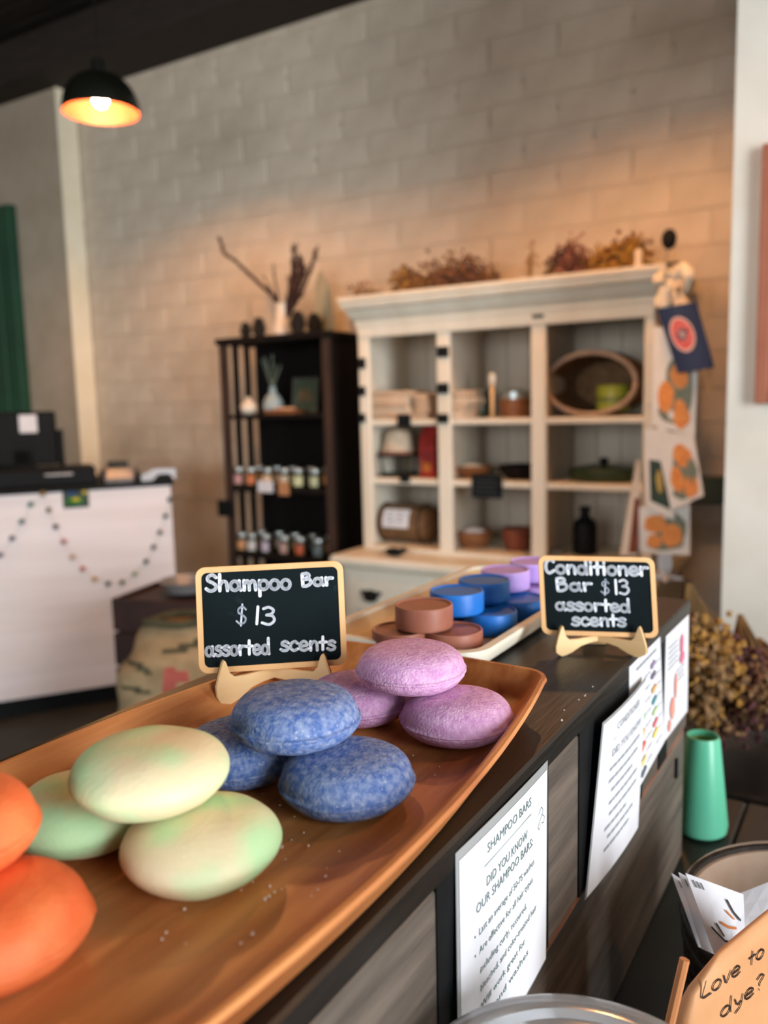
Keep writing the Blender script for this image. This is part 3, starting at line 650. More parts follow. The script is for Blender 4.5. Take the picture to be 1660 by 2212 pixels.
for (py, z, xs, cols, row) in ((1043, ES[1], (517, 549, 584, 620, 650, 686), ('pink', 'orange', 'cream', 'stone', 'pale green', 'sage'), 'upper'), (1205, ES[2], (521, 552, 582, 621, 655, 694), ('peach', 'white', 'violet white', 'mauve', 'rust', 'grey blue'), 'lower')):
    for i, (px, c) in enumerate(zip(xs, cols)):
        x = aty(px, py, 3.11).x; x = min(max(x, EX0+.055), EX1-.055)
        jar(x, 3.095, z, c, 'jar with %s label, %s in the %s front row on the etagere' % (c, NTH[i], row), 'jars on the %s shelf of the etagere' % row)
    for i in range(5):
        x = EX0+.10+i*.105
        jar(x, 3.19+.01*(i % 2), z, ('stone', 'white', 'sage', 'grey blue', 'cream')[i], 'jar standing %s in the %s back row on the etagere' % (('leftmost', 'second from left', 'in the middle', 'second from right', 'rightmost')[i], row), 'back row jars on the %s shelf' % row)
# ornaments on the upper etagere shelf
ze = ES[0]
q = item(537, 865, ze, 3.12)
t = thing('ceramic_onion_vase', 'small cream onion shaped vase at the left of the etagere', 'vase', q)
MB().lathe([(0, 0), (.02, 0), (.036, .014), (.042, .034), (.034, .054), (.014, .066), (.01, .078), (.012, .082), (0, .082)], 20).build('body', M_vase, t, smooth=True)
q = item(590, 860, ze, 3.2)
t = thing('bottle_vase', 'pale blue bottle vase with dried sprigs on the etagere', 'vase', (q.x, 3.2, ze))
MB().lathe([(0, .0), (.04, .0), (.05, .02), (.05, .05), (.036, .08), (.018, .1), (.014, .125), (.017, .13), (0, .13)], 22).build('body', M_bluevase, t, smooth=True)
mb = MB()
for i in range(7): a = i*.9; mb.tube([(0, 0, .12), (.02*math.cos(a), .02*math.sin(a), .17), (.05*math.cos(a), .04*math.sin(a), .22+.01*i)], [.002, .0015, .003], 4)
mb.build('sprigs', M_leaf, t)
q = item(610, 888, ze, 3.1)
t = thing('wooden_tray', 'small wooden tray with a folded pale cloth on the etagere', 'tray', (q.x, 3.105, ze))
MB().box((-.085, -.035, 0), (.085, .045, .008), .002).build('tray_base', M_woodbowl, t)
for a, b in (((-.085, -.035, .008), (.085, -.03, .02)), ((-.085, .04, .008), (.085, .045, .02)), ((-.085, -.03, .008), (-.08, .04, .02)), ((.08, -.03, .008), (.085, .04, .02))): MB().box(a, b).build('tray_side', M_woodbowl, t)
MB().box((-.045, -.026, .009), (.06, .03, .03), .008).build('cloth', mk('peach_cloth', '#c09a78', '#cca888', 20, .9), t)
q = item(662, 872, ze, 3.22)
t = thing('picture_frame', 'dark framed botanical picture leaning on the etagere', 'picture', (q.x, 3.2, ze), .12)
tl = Matrix.Rotation(math.radians(-9), 4, 'X')
for a, b in (((-.07, 0, 0), (-.06, .012, .17)), ((.06, 0, 0), (.07, .012, .17)), ((-.06, 0, 0), (.06, .012, .01)), ((-.06, 0, .16), (.06, .012, .17))): MB().box(a, b, .002).xf(tl).build('frame_bar', mk('grey_frame', '#3a3c36', '#44463e', 9, .5), t)
pi = MB().box((-.06, .004, .01), (.06, .008, .16)).xf(tl).build('picture', M_dkleaf, t)
mb = MB(); s = Sheet(tl@V((-.06, .003, .16)), tl@V((.06, .003, .16)), tl@V((.06, .003, .01)), tl@V((-.06, .003, .01)))
for i in range(9): s.blob(mb, .2+.07*i, .35+.3*math.sin(i*.8)**2, .08, .09)
mb.build('print', mk('olive_print', '#5a4c30', '#6a5a3a', 20, .7), pi)
# top of the etagere
def pine_cone(px, py, Y, label, sc=1.0, tiltx=0):
    q = aty(px, py, Y); t = MB(); n = 9
    t.lathe([(.0, 0), (.02, .004), (.028, .03), (.02, .065), (.006, .082), (0, .083)], 12)
    for k in range(n):
        z = .006+.072*k/n; r = .031*math.sin(min(1, (z+.012)/.05)*1.57)*(1-max(0, z-.035)/.07)
        for i in range(8):
            a = i*math.pi/4+k*.4; c, s_ = math.cos(a), math.sin(a); w_ = .010
            t.add([(c*r*.6-s_*w_, s_*r*.6+c*w_, z), (c*r*.6+s_*w_, s_*r*.6-c*w_, z), (c*(r+.009), s_*(r+.009), z+.008), (c*r*.7, s_*r*.7, z+.006)], [(0, 1, 2), (0, 2, 3), (1, 3, 2)])
    o = t.build('pine_cone', M_cone); o.location = (q.x, Y, EZ); o.scale = (sc,)*3
    return tag(o, label, 'pine cone', 'pine cones on the etagere')
pine_cone(531, 715, 3.12, 'dark pine cone, leftmost on top of the etagere', .95)
pine_cone(560, 712, 3.13, 'dark pine cone, second from left on top of the etagere', 1.15)
pine_cone(644, 710, 3.09, 'dark pine cone just right of the white vase', 1.25)
pine_cone(680, 708, 3.2, 'dark pine cone, rightmost beside the grey leaf', 1.2)
q = aty(612, 715, 3.16)
t = thing('branch_vase', 'white slim vase of dark dried branches on the etagere', 'vase', (q.x, 3.16, EZ))
MB().lathe([(0, 0), (.05, 0), (.054, .015), (.044, .05), (.034, .09), (.034, .135), (.04, .15), (.034, .15), (.028, .1), (0, .1)], 22).build('vase_body', M_vase, t, smooth=50)
def branch(pts, r0, r1, nm, tw=0, rn=.012, sd=1):
    P = [aty(a, b, 3.16+c)-V((q.x, 3.16, EZ)) for a, b, c in pts]; P = smoothpts(P, 6); n = len(P); mb = MB()
    mb.tube(P, [r0+(r1-r0)*i/(n-1) for i in range(n)], 6); rnd = random.Random(sd)
    for i in range(tw):
        k = rnd.randrange(n//5, n-1); d_ = (P[k+1]-P[k]).normalized(); o_ = V((rnd.gauss(0, 1), rnd.gauss(0, .6), rnd.gauss(0, 1))).normalized()
        mb.tube([P[k], P[k]+(d_*.8+o_*.7)*rn*rnd.uniform(.8, 2)], [r0*.5, .001], 4)
    mb.build(nm, M_branch, t)
branch([(605, 690, 0), (598, 648, 0), (560, 612, -.02), (510, 565, -.03), (485, 548, -.04), (475, 515, -.04)], .013, .004, 'branch', 60, .014, 1)
branch([(600, 690, 0), (590, 640, .02), (578, 612, .03), (570, 598, .03)], .006, .002, 'branch', 16, .012, 2)
branch([(606, 690, 0), (600, 640, .02), (594, 600, .03), (590, 572, .03)], .006, .002, 'branch', 16, .012, 3)
branch([(615, 690, 0), (626, 630, -.02), (632, 580, -.02), (636, 530, -.02)], .010, .004, 'branch', 60, .022, 4)
branch([(617, 690, 0), (640, 630, 0), (652, 590, 0), (646, 560, 0)], .016, .010, 'branch', 90, .026, 5)
branch([(618, 690, 0), (655, 625, .02), (672, 580, .02), (684, 533, .02)], .009, .003, 'branch', 60, .018, 6)
branch([(617, 690, 0), (634, 640, -.01), (638, 600, -.01), (636, 560, -.01)], .016, .008, 'branch', 70, .02, 7)
qa, qb = aty(700, 708, 3.28), aty(686, 575, 3.28)
out = [(-.05, 0), (.05, 0), (.055, .08), (.045, .17), (.02, .26), (-.012, .31), (-.035, .25), (-.048, .12)]
o = MB().prism([(a, b) for a, b in out], V((1, 0, 0)), V((-.06, .1, 1)).normalized(), V((0, 1, 0)), (qa.x, 3.27, EZ), .012).build('leaf_board', M_feather)
tag(o, 'tall pale grey leaf shaped board leaning behind the pine cones', 'ornament')

# ================================================================== CHECKOUT COUNTER
A, B = V((-3.37, 2.2, 0)), V((-2.93, 2.84, 0)); tv = (B-A).normalized(); nv = V((tv.y, -tv.x, 0))
A0 = A - tv*.9
ang = math.atan2(tv.y, tv.x)
LC = (B-A0).length
c = thing('checkout_counter', 'whitewashed checkout counter with a black top at left', 'counter', A0, ang)   # local x along the front, -y faces the shop
nb = 2
for i in range(nb):
    x0 = LC*i/nb; MB().box((x0, 0, .09), (x0+LC/nb, .02, 1.022), .0004).build('front_board', M_panelwhite, c)
MB().box((0, .02, .09), (LC, .55, 1.02)).build('carcass', M_panelwhite, c)
MB().box((.0, .04, 0), (LC-.03, .53, .09)).build('kick_board', M_black, c)
MB().box((-.01, -.012, 1.022), (LC+.015, .57, 1.045), .003).build('counter_top', M_black, c)
cp = lambda px, py: (lambda P: V(((P-A0).dot(tv), 0, P.z)))(atp(px, py, A0, nv))
g = thing('felt_ball_garland', 'garland of small coloured felt balls draped across the counter front', 'garland', A0, ang)
dots = [(0, 1198, '#4a5068'), (26, 1162, '#38405a'), (47, 1126, '#2a5a60'), (66, 1089, '#2a6a68'), (92, 1066, '#8a7038'), (105, 1101, '#6a5a3a'), (120, 1137, '#2e2a38'), (137, 1169, '#a85a6a'), (156, 1202, '#b89a80'), (178, 1228, '#b0524a'), (204, 1250, '#b08a38'), (233, 1260, '#1e2a30'), (263, 1257, '#4a4a22'), (290, 1239, '#8a9a78'), (315, 1212, '#1e2c2e'), (331, 1181, '#283a38'), (345, 1149, '#223a40'), (357, 1114, '#2a4a48'), (366, 1078, '#3a4a58')]
pts = []
for i, (px, py, hx) in enumerate(dots):
    P = cp(px, py); pts.append(P+V((0, -.010, 0)))
    MB().ball(P+V((0, -.0125, 0)), .012, 10, 7).build('felt_ball', mk('felt_'+hx[1:], hx, rough=.95), g, smooth=True)
MB().tube(pts, .001, 4).build('string', mk('white_thread', '#cfc9c2', rough=.9), g)
P = cp(164, 1078)
t = thing('postcard', 'small green and yellow picture card stuck on the counter front', 'card', A0+tv*P.x+V((0, 0, P.z-.04)), ang)
MB().box((-.056, -.003, 0), (.056, -.0008, .082)).build('card', M_dkleaf, t)
s = Sheet((-.056, -.0032, .082), (.056, -.0032, .082), (.056, -.0032, 0), (-.056, -.0032, 0))
for nm, cc, bl in (('print', '#2f7a2c', ((.45, .4, .35, .22), (.25, .3, .15, .12))), ('print', '#c8b030', ((.5, .48, .16, .1), (.85, .85, .1, .12))), ('print', '#24407a', ((.35, .8, .2, .1),))):
    mb = MB()
    for b_ in bl: s.blob(mb, *b_, off=.0006 if cc == '#2f7a2c' else .0009)
    mb.build(nm, spot('card_'+cc[1:], cc), t)
ct = 1.045
def cl(px, py, back=.25):                                     # point on the counter top in local coords
    P = atz(px, py, ct); d_ = P-A0; return V((d_.dot(tv), max(.03, -d_.dot(nv)), ct))
def cobj(name, label, cat, px, back): # empties on the counter placed at depth back behind the front
    P = atp(px, 1030, A0-nv*back, nv); return thing(name, label, cat, V((P.x, P.y, ct)), ang)
t = cobj('till_terminal', 'black point of sale terminal with a tall screen', 'till', 55, .37)
MB().box((-.22, -.10, 0), (.15, .10, .03), .006).build('base', M_blackplastic, t)
MB().box((-.05, -.02, .03), (.05, .03, .16), .006).build('neck', M_blackplastic, t)
sc = MB().box((-.26, -.02, .08), (.155, .015, .34), .008).build('screen_case', M_blackplastic, t)
MB().box((.155, -.01, .03), (.185, .02, .25), .004).build('card_swipe', M_blackplastic, t)
MB().box((-.01, -.024, .24), (.07, -.0205, .325), .001).build('receipt_note', M_paper, t)
MB().box((-.04, -.114, .032), (.055, -.06, .075), .006).build('sticker_roll', mk('pale_mint_paper', '#9fb5a6', '#aabfb1', 10, .6), t)
t = cobj('cash_drawer', 'long black cash drawer at the front of the checkout', 'cash drawer', 105, .10)
MB().box((-.34, -.09, 0), (.2, .12, .085), .006).build('case', M_blackplastic, t)
MB().box((-.33, -.094, .012), (.19, -.089, .072), .002).build('drawer_front', M_black, t)
MB().box((-.02, -.1, .05), (.1, -.094, .06), .002).build('handle', M_grey, t)
t = cobj('card_terminal', 'silver card terminal with a lit blue screen on the checkout', 'card reader', 254, .12)
MB().loft([rect(-.065, .065, -.09, .08, 0, .012), rect(-.07, .07, -.095, .085, .02, .012), rect(-.062, .062, -.06, .075, .06, .012)]).build('body', M_grey, t, smooth=30)
MB().box((-.05, -.001, 0), (.05, .0, .035)).xf(Matrix.Translation((0, -.081, .022)) @ Matrix.Rotation(math.radians(-40), 4, 'X')).build('screen', M_screen, t)
t = cobj('receipt_printer', 'sloped silver receipt printer at the right end of the checkout', 'printer', 336, .14)
MB().add([(-.08, -.1, 0), (.08, -.1, 0), (.08, .1, 0), (-.08, .1, 0), (-.08, -.1, .025), (.08, -.1, .05), (.08, .1, .085), (-.08, .1, .07), (-.02, -.1, .055), (-.02, .1, .085)],
         [(0, 3, 2, 1), (0, 1, 5, 8, 4), (1, 2, 6, 5), (2, 3, 7, 9, 6), (3, 0, 4, 7), (4, 8, 9, 7), (8, 5, 6, 9)]).build('case', M_grey, t)
MB().loft([[V((x, y, 0)) for x, y in ((-.03, -.112), (.07, -.112), (.07, -.101), (-.03, -.101))], [V((x, y, .03)) for x, y in ((.0, -.112), (.05, -.112), (.05, -.1), (.0, -.1))]]).build('paper_slot', M_black, t)
t = cobj('pen_pot', 'dark square pot of odds and ends behind the card terminal', 'pot', 255, .32)
MB().box((-.045, -.03, 0), (.05, .03, .085), .004).build('pot', mk('dark_olive', '#1f241c', '#2a2f26', 8, .6), t)
MB().ball((-.062, -.01, .028), .028, 10, 7).build('red_ball', mk('dull_red', '#8a4030', '#95503a', 12, .7), t, smooth=True)
t = cobj('clay_bird', 'little brown clay figure standing behind the cash drawer', 'figurine', 176, .32)
mb = MB().lathe([(0, 0), (.022, 0), (.026, .02), (.018, .045), (.02, .058), (.01, .07), (0, .072)], 14); mb.build('body', mk('brown_clay', '#4a3022', '#5a3c2c', 12, .7), t, smooth=True)
MB().lathe([(.005, 0), (.0005, .012)], 6).xf(Matrix.Translation((.018, 0, .058)) @ Matrix.Rotation(math.pi/2, 4, 'Y')).build('beak', M_branch, t)

# ---------------- box and sack on the floor between counters
t = thing('dark_crate', 'dark brown wooden crate stacked behind the burlap sack', 'crate', (-2.36, 2.30, 0), .25)
for i in range(5): MB().box((-.19, -.17, .01+i*.135), (.22, -.155, .01+i*.135+.125), .003).build('slat', M_dkbrown, t); MB().box((-.19, .155, .01+i*.135), (.22, .17, .01+i*.135+.125), .003).build('slat', M_dkbrown, t)
for i in range(5):
    for x in (-.19, .205): MB().box((x, -.155, .01+i*.135), (x+.015, .155, .01+i*.135+.125), .003).build('slat', M_dkbrown, t)
MB().box((-.175, -.155, 0), (.205, .155, .66)).build('inner_box', M_dkbrown, t)
t = thing('enamel_basin', 'pale enamel basin on top of the dark crate', 'basin', (-2.33, 2.32, .677))
MB().lathe([(0, 0), (.08, 0), (.105, .04), (.11, .043), (.1, .045), (.075, .008), (0, .008)], 28).build('basin', M_grey, t, smooth=50)
t = thing('burlap_sack', 'full burlap coffee sack with faded red print on the floor', 'sack', (-1.93, 1.90, 0), .55)
mb = MB(); rings = []; n = 96
for k in range(60):
    f = k/59; z = f*.70; ex = .5
    for_ = (1-(abs(f-.45)/.75)**3)
    hw, hd = .225*for_+.01*math.sin(f*27), .17*for_
    if f > .86: sq = 1-(f-.86)/.14*.42; hw *= (1-(f-.86)/.14*.12); hd *= sq
    ring = []
    for i in range(n):
        a = 2*math.pi*i/n; c_, s_ = math.cos(a), math.sin(a)
        p = V((hw*math.copysign(abs(c_)**.6, c_), hd*math.copysign(abs(s_)**.6, s_), z))
        nn = noise.noise(p*9)*.012+noise.noise(V((p.x*4, p.y*4, p.z*22)))*.007
        ring.append(p*(1)+V((c_, s_, 0))*nn)
    rings.append(ring)
sack = mb.loft(rings).build('sack_body', M_burlap, t, smooth=True)
mb = MB().tube(smoothpts([(-.12, -.02, .70), (-.10, -.06, .715), (0, -.07, .705), (.09, -.05, .718), (.13, .0, .70), (.05, .05, .712), (-.06, .05, .708), (-.12, -.02, .70)], 5), .014, 7); mb.build('rolled_mouth', M_sackink, t, smooth=True)
sack.data.materials.append(M_sackred); sack.data.materials.append(M_sackink)
mw = wmat(sack)
for pg in sack.data.polygons:                                  # faded stencil print on the cloth
    P = mw @ pg.center; d_ = P-CAM; zc = d_.dot(W); px, py = CX+F*d_.dot(R)/zc, CY-F*d_.dot(U)/zc
    if (mw.to_3x3() @ pg.normal).dot(d_) > 0: continue
    wob = noise.noise(V((px*.03, py*.03, 0)))*.5
    if ((px-372)/24)**2+((py-1468)/30)**2 < 1+wob: pg.material_index = 1
    elif ((px-300)/26)**2+((py-1440-.5*(px-300))/9)**2 < 1+wob or ((px-300)/40)**2+((py-1492-.25*(px-300))/5)**2 < 1+wob or ((px-400)/52)**2+((py-1398+.25*(px-400))/8)**2 < 1+wob: pg.material_index = 2

# ================================================================== CARDS AT THE END OF THE HUTCH
def px_sheet(TL, TR, BR, BL, Y, bow=0, curl=0, dz=0): return Sheet(*[aty(a, b, Y+k) for (a, b), k in zip((TL, TR, BR, BL), (0, 0, dz, dz))], bow, curl, .0012)
t = thing('card_stand', 'slim white card stand with a star foot on the hutch worktop', 'stand', (-.655, 2.92, ZW))
mb = MB()
for i in range(5):
    a = i*2*math.pi/5; c_, s_ = math.cos(a), math.sin(a)
    mb.loft([[V((c_*.01-s_*.012, s_*.01+c_*.012, 0)), V((c_*.01+s_*.012, s_*.01-c_*.012, 0)), V((c_*.01+s_*.012, s_*.01-c_*.012, .018)), V((c_*.01-s_*.012, s_*.01+c_*.012, .018))],
             [V((c_*.062-s_*.005, s_*.062+c_*.005, 0)), V((c_*.062+s_*.005, s_*.062-c_*.005, 0)), V((c_*.062+s_*.005, s_*.062-c_*.005, .008)), V((c_*.062-s_*.005, s_*.062+c_*.005, .008))]])
mb.lathe([(0, 0), (.02, 0), (.018, .03), (0, .03)], 12); mb.build('star_foot', M_paper, t)
MB().tube([(0, 0, .02), (0, 0, 1.0)], .007, 8).build('pole', M_paper, t)
for z in (.1, .25, .42, .6, .8): MB().tube([(-.06, -.012, z), (-.06, .0, z-.012), (.07, .0, z-.012), (.07, -.012, z)], .0025, 5).build('wire_holder', M_paper, t)
MB().box((-.025, -.005, .03), (.025, .004, .17), .002).build('price_strip', M_paper, t)
def pumpkin_card(s, label, lo, spots):
    t = thing('pumpkin_card', label, 'card', s.pos(.5, 0), 0, 'white cards with pumpkin pictures')
    s.mesh(MB(), 5, 6).build('card', M_card, t, world=True)
    for nm, m, bl in (('foliage_print', M_leaf, [(.70, .44, .24, .32), (.46, .18, .3, .12), (.5, .5, .2, .2)]), ('pumpkin_print', M_pump, spots)):
        mb = MB()
        for b_ in bl: s.blob(mb, *b_, off=.0008 if m is M_leaf else .0014)
        mb.build(nm, m, t, world=True)
YC = 2.862
pumpkin_card(px_sheet((1412, 705), (1510, 715), (1502, 943), (1409, 919), YC, .004), 'white pumpkin card just below the navy card', 0, [(.62, .56, .2, .13), (.32, .32, .2, .16), (.68, .18, .19, .14)])
pumpkin_card(px_sheet((1412, 926), (1500, 942), (1522, 1070), (1452, 1101), YC-.014, .003, .01), 'tilted white pumpkin card in the middle of the stand', 0, [(.62, .66, .24, .18), (.36, .34, .2, .17), (.7, .2, .2, .16)])
pumpkin_card(px_sheet((1381, 1096), (1491, 1082), (1491, 1199), (1383, 1193), YC+.006, .003), 'white pumpkin card lowest on the stand', 0, [(.32, .62, .22, .2), (.66, .38, .22, .24), (.3, .25, .15, .14)])
s = px_sheet((1393, 928), (1440, 922), (1459, 1124), (1396, 1092), YC-.006, .004, .004)
t = thing('landscape_card', 'narrow white card with a dark green landscape picture', 'card', s.pos(.5, 0))
s.mesh(MB(), 5, 6).build('card', M_card, t, world=True)
mb = MB(); s.mesh(mb, 4, 4, .18, .9, .1, .62, .0008, .0003); mb.build('landscape_print', M_dkleaf, t, world=True)
mb = MB(); s.blob(mb, .55, .38, .12, .13, .0014); mb.build('gold_print', M_gold, t, world=True)
s = px_sheet((1419, 668), (1505, 652), (1546, 795), (1466, 807), YC-.03, .012, .01)
t = thing('navy_card', 'navy blue card with a round coral motif, topmost on the stand', 'card', s.pos(.5, 0))
s.mesh(MB(), 6, 8).build('card', M_navy, t, world=True)
mb = MB(); s.blob(mb, .45, .56, .31, .27, .001, 32, .0); mb.build('motif_rim', M_palepink, t, world=True)
mb = MB(); s.blob(mb, .45, .56, .26, .225, .0016, 32, .0); mb.build('motif', M_coral, t, world=True)
mb = MB(); s.blob(mb, .45, .56, .05, .045, .0022, 12, .1)
for i in range(9): a = i*.698; s.stroke(mb, [(.45+.05*math.cos(a), .56+.045*math.sin(a)), (.45+.22*math.cos(a), .56+.19*math.sin(a))], .005, .0022)
mb.build('motif_segments', M_palepink, t, world=True)
a_, b_, c_, d_ = aty(1376, 995, 2.9), aty(1386, 994, 2.91), aty(1378, 1199, 2.85), aty(1341, 1199, 2.85)
s = Sheet(a_, b_, c_, d_, 0, 0, .006)
t = thing('leaning_picture', 'narrow wooden edged picture leaning against the card stand', 'picture', s.pos(.5, 0))
s.mesh(MB(), 2, 2).build('board', M_vase, t, world=True)
mb = MB(); s.mesh(mb, 2, 2, .45, 1, .02, .6, .001, .0005); mb.build('print', M_terracotta, t, world=True)
q = aty(1452, 620, 2.88)
t = thing('ribbon_bow', 'crumpled cream ribbon bow tied at the hutch corner', 'bow', (q.x, 2.885, q.z-.06))
def ribbon(pts, wd, m=M_white, nm='ribbon_loop'):
    P = smoothpts([aty(a, b, 2.885+c)-V((q.x, 2.885, q.z-.06)) for a, b, c in pts], 6); mb = MB(); n = len(P); vs = []
    for i, p in enumerate(P):
        d_ = (P[min(i+1, n-1)]-P[max(i-1, 0)]).normalized(); sd = d_.cross(V((0, -1, .25))).normalized()*wd/2*(1+.2*math.sin(i*.8))
        vs += [p-sd+V((0, .006*math.sin(i*.9), 0)), p+sd, p+sd+V((0, .0015, 0)), p-sd+V((0, .0015+.006*math.sin(i*.9), 0))]
    mb.add(vs, [(4*i+k, 4*i+(k+1) % 4, 4*i+4+(k+1) % 4, 4*i+4+k) for i in range(n-1) for k in range(4)]); mb.build(nm, m, t, smooth=True)
ribbon([(1455, 600, 0), (1432, 590, -.02), (1424, 610, -.03), (1440, 618, -.01), (1455, 605, 0)], .035)
ribbon([(1455, 600, 0), (1475, 575, -.02), (1488, 600, -.03), (1476, 625, -.01), (1456, 608, 0)], .035)
ribbon([(1452, 605, -.01), (1436, 630, -.03), (1430, 664, -.03)], .045, nm='ribbon_tail')
ribbon([(1458, 605, -.01), (1464, 640, -.035), (1482, 676, -.04)], .045, M_linen2, nm='ribbon_tail')
ribbon([(1465, 620, -.03), (1470, 640, -.04)], .012, M_dkleaf, nm='green_leaf')
q = aty(1440, 566, 2.96)
t = thing('round_clip', 'black round headed clip standing on the hutch corner', 'clip', (q.x, 2.96, ZT))
MB().box((-.018, -.006, 0), (.05, .006, .007), .002).build('foot', M_black, t)
MB().tube([(-.006, 0, .006), (.0, 0, .03), (.006, 0, .05)], .0035, 6).build('stem', M_grey, t)
MB().ball((.008, 0, .083), .034, 16, 10, (.75, .55, 1)).build('head', M_black, t, smooth=True)
q0, q1 = aty(1500, 1027, 3.44), aty(1556, 1085, 3.44)
o = MB().box((q0.x, 3.36, q1.z), (-.40, YW-.005, q0.z), .004).build('wall_ledge', mk('dark_teal_paint', '#3a4a44', '#45554e', 10, .6)); tag(o, 'dark teal ledge on the wall between hutch and pier', 'ledge')
q0, q1 = aty(1648, 310, 2.37), aty(1648, 872, 2.37)
t = thing('wall_frame', 'red brown picture frame hung on the white pier', 'picture', (q0.x, 2.38, q1.z))
for a, b in (((q0.x, 2.372, q1.z), (q0.x+.03, 2.399, q0.z)), ((q0.x+.37, 2.372, q1.z), (q0.x+.4, 2.399, q0.z)), ((q0.x+.03, 2.372, q1.z), (q0.x+.37, 2.399, q1.z+.03)), ((q0.x+.03, 2.372, q0.z-.03), (q0.x+.37, 2.399, q0.z))): MB().box(a, b, .003).build('frame_bar', M_redframe, t, world=True)
MB().box((q0.x+.03, 2.385, q1.z+.03), (q0.x+.37, 2.398, q0.z-.03)).build('picture', mk('rust_picture', '#8a5a44', '#9a6a52', 6, .7), t, world=True)

# ================================================================== FRONT TABLE, RISER, TRAYS
TZ = .815; RX0, RX1, RY0, RY1, RZ = -.525, -.197, -.35, 1.015, 1.14
t = thing('display_table', 'dark wooden table carrying the display riser', 'table', (-.05, .5, 0))
for i in range(5):
    x0 = -.56+i*.205; MB().box((x0, -.4, TZ-.035), (x0+.203, 1.2, TZ), .003).build('top_board', M_table, t, world=True)
for x in (-.54, .4):
    for y in (-.38, 1.12): MB().box((x, y, 0), (x+.06, y+.06, TZ-.035), .004).build('leg', M_table, t, world=True)
MB().box((-.53, -.36, TZ-.12), (.44, -.33, TZ-.035)).build('apron', M_table, t, world=True); MB().box((-.53, 1.14, TZ-.12), (.44, 1.17, TZ-.035)).build('apron', M_table, t, world=True)
rs = thing('display_riser', 'black stained wooden riser box holding the soap trays', 'riser', (-.36, .35, TZ))
def rb_(name, a, b, m=M_fascia, ch=.002): return MB().box(a, b, ch).build(name, m, rs, world=True)
for i in range(2): x0 = RX0+i*.165; rb_('top_board', (x0, RY0, RZ-.018), (min(x0+.1645, RX1), RY1, RZ), M_counter)
rb_('front_board', (RX1-.018, RY0+.004, .984), (RX1-.0015, RY1-.002, RZ-.0185)); rb_('front_board', (RX1-.020, RY0+.004, TZ+.001), (RX1-.0035, RY1-.002, .979))
rb_('worn_edge', (RX1-.017, RY0+.01, .9795), (RX1-.0028, RY1-.01, .9835), M_worn, 0)
rb_('side_board', (RX0+.002, RY0+.004, TZ+.001), (RX0+.018, RY1-.002, RZ-.0185)); rb_('end_board', (RX0+.018, RY1-.02, TZ+.001), (RX1-.021, RY1-.003, RZ-.0185)); rb_('end_board', (RX0+.018, RY0+.005, TZ+.001), (RX1-.021, RY0+.02, RZ-.0185))
for a, b, m in ((atx(1466, 1640, RX1), atx(1470, 1672, RX1), M_black),):
    MB().box((RX1-.0045, a.y-.003, b.z), (RX1-.0005, a.y+.003, a.z)).build('nail_slot', m, rs, world=True)

# wooden platter
def offset(poly, dd):
    n = len(poly); out = []
    for i in range(n):
        a, b, c_ = V(poly[i-1]+(0,)), V(poly[i]+(0,)), V(poly[(i+1) % n]+(0,)); e_ = (c_-a).normalized(); out.append((b.x-e_.y*dd, b.y+e_.x*dd))   # inward for ccw
    return out
XC = -.317
def hw(y): return .133*(1-((y-.30)/.5)**2*.75)
side = [(hw(y), y) for y in [0+.572*i/22 for i in range(23)]]
w1 = side[-1][0]; corner = [(w1-.024*(1-math.cos(a)), .572+.024*math.sin(a)) for a in [math.radians(12*i) for i in range(1, 8)]]
far = [(x, .5965+.003*(1-(x/.07)**2)) for x in (.055, .025, -.025, -.055)]
rt = side+corner+far; lt = [(-x, y) for x, y in reversed(side+corner)]
near = [(-w1+.03, -.025), (w1-.03, -.025)]
poly = [(XC+x, y) for x, y in rt+lt+near]
tr = thing('wooden_platter', 'long reddish wooden platter carrying the shampoo bars', 'tray', (XC, .27, RZ))
rings = []
for ins, z in ((.024, RZ+.0005), (.019, RZ+.003), (.006, RZ+.024), (.0, RZ+.030), (.001, RZ+.0325), (.004, RZ+.0325), (.010, RZ+.026), (.018, RZ+.015), (.026, RZ+.0112), (.036, RZ+.010)):
    rings.append([V((x, y, z)) for x, y in offset(poly, ins)])
MB().loft(rings).build('platter', M_tray, tr, smooth=45, world=True)
TF = RZ+.010
# conditioner tray
t = thing('birch_tray', 'pale birch tray with a whitewashed rim holding conditioner bars', 'tray', (-.389, .83, RZ))
rr = lambda ins, z, cx=-.389, cy=.825: [V((cx+a, cy+b, z)) for a, b in rrect(.172-2*ins, .37-2*ins, max(.004, .026-ins))]
MB().loft([rr(.02, RZ+.0045), rr(.006, RZ+.007), rr(.0055, RZ+.018), rr(.014, RZ+.0085), rr(.024, RZ+.007)]).build('tray_floor', M_tray2, t, smooth=45, world=True)
MB().loft([rr(.018, RZ+.0005), rr(.004, RZ+.004), rr(-.004, RZ+.018), rr(-.0035, RZ+.021), rr(.004, RZ+.0215), rr(.0056, RZ+.019), rr(.008, RZ+.006)], cap1=False).build('rim', M_traywhite, t, smooth=45, world=True)

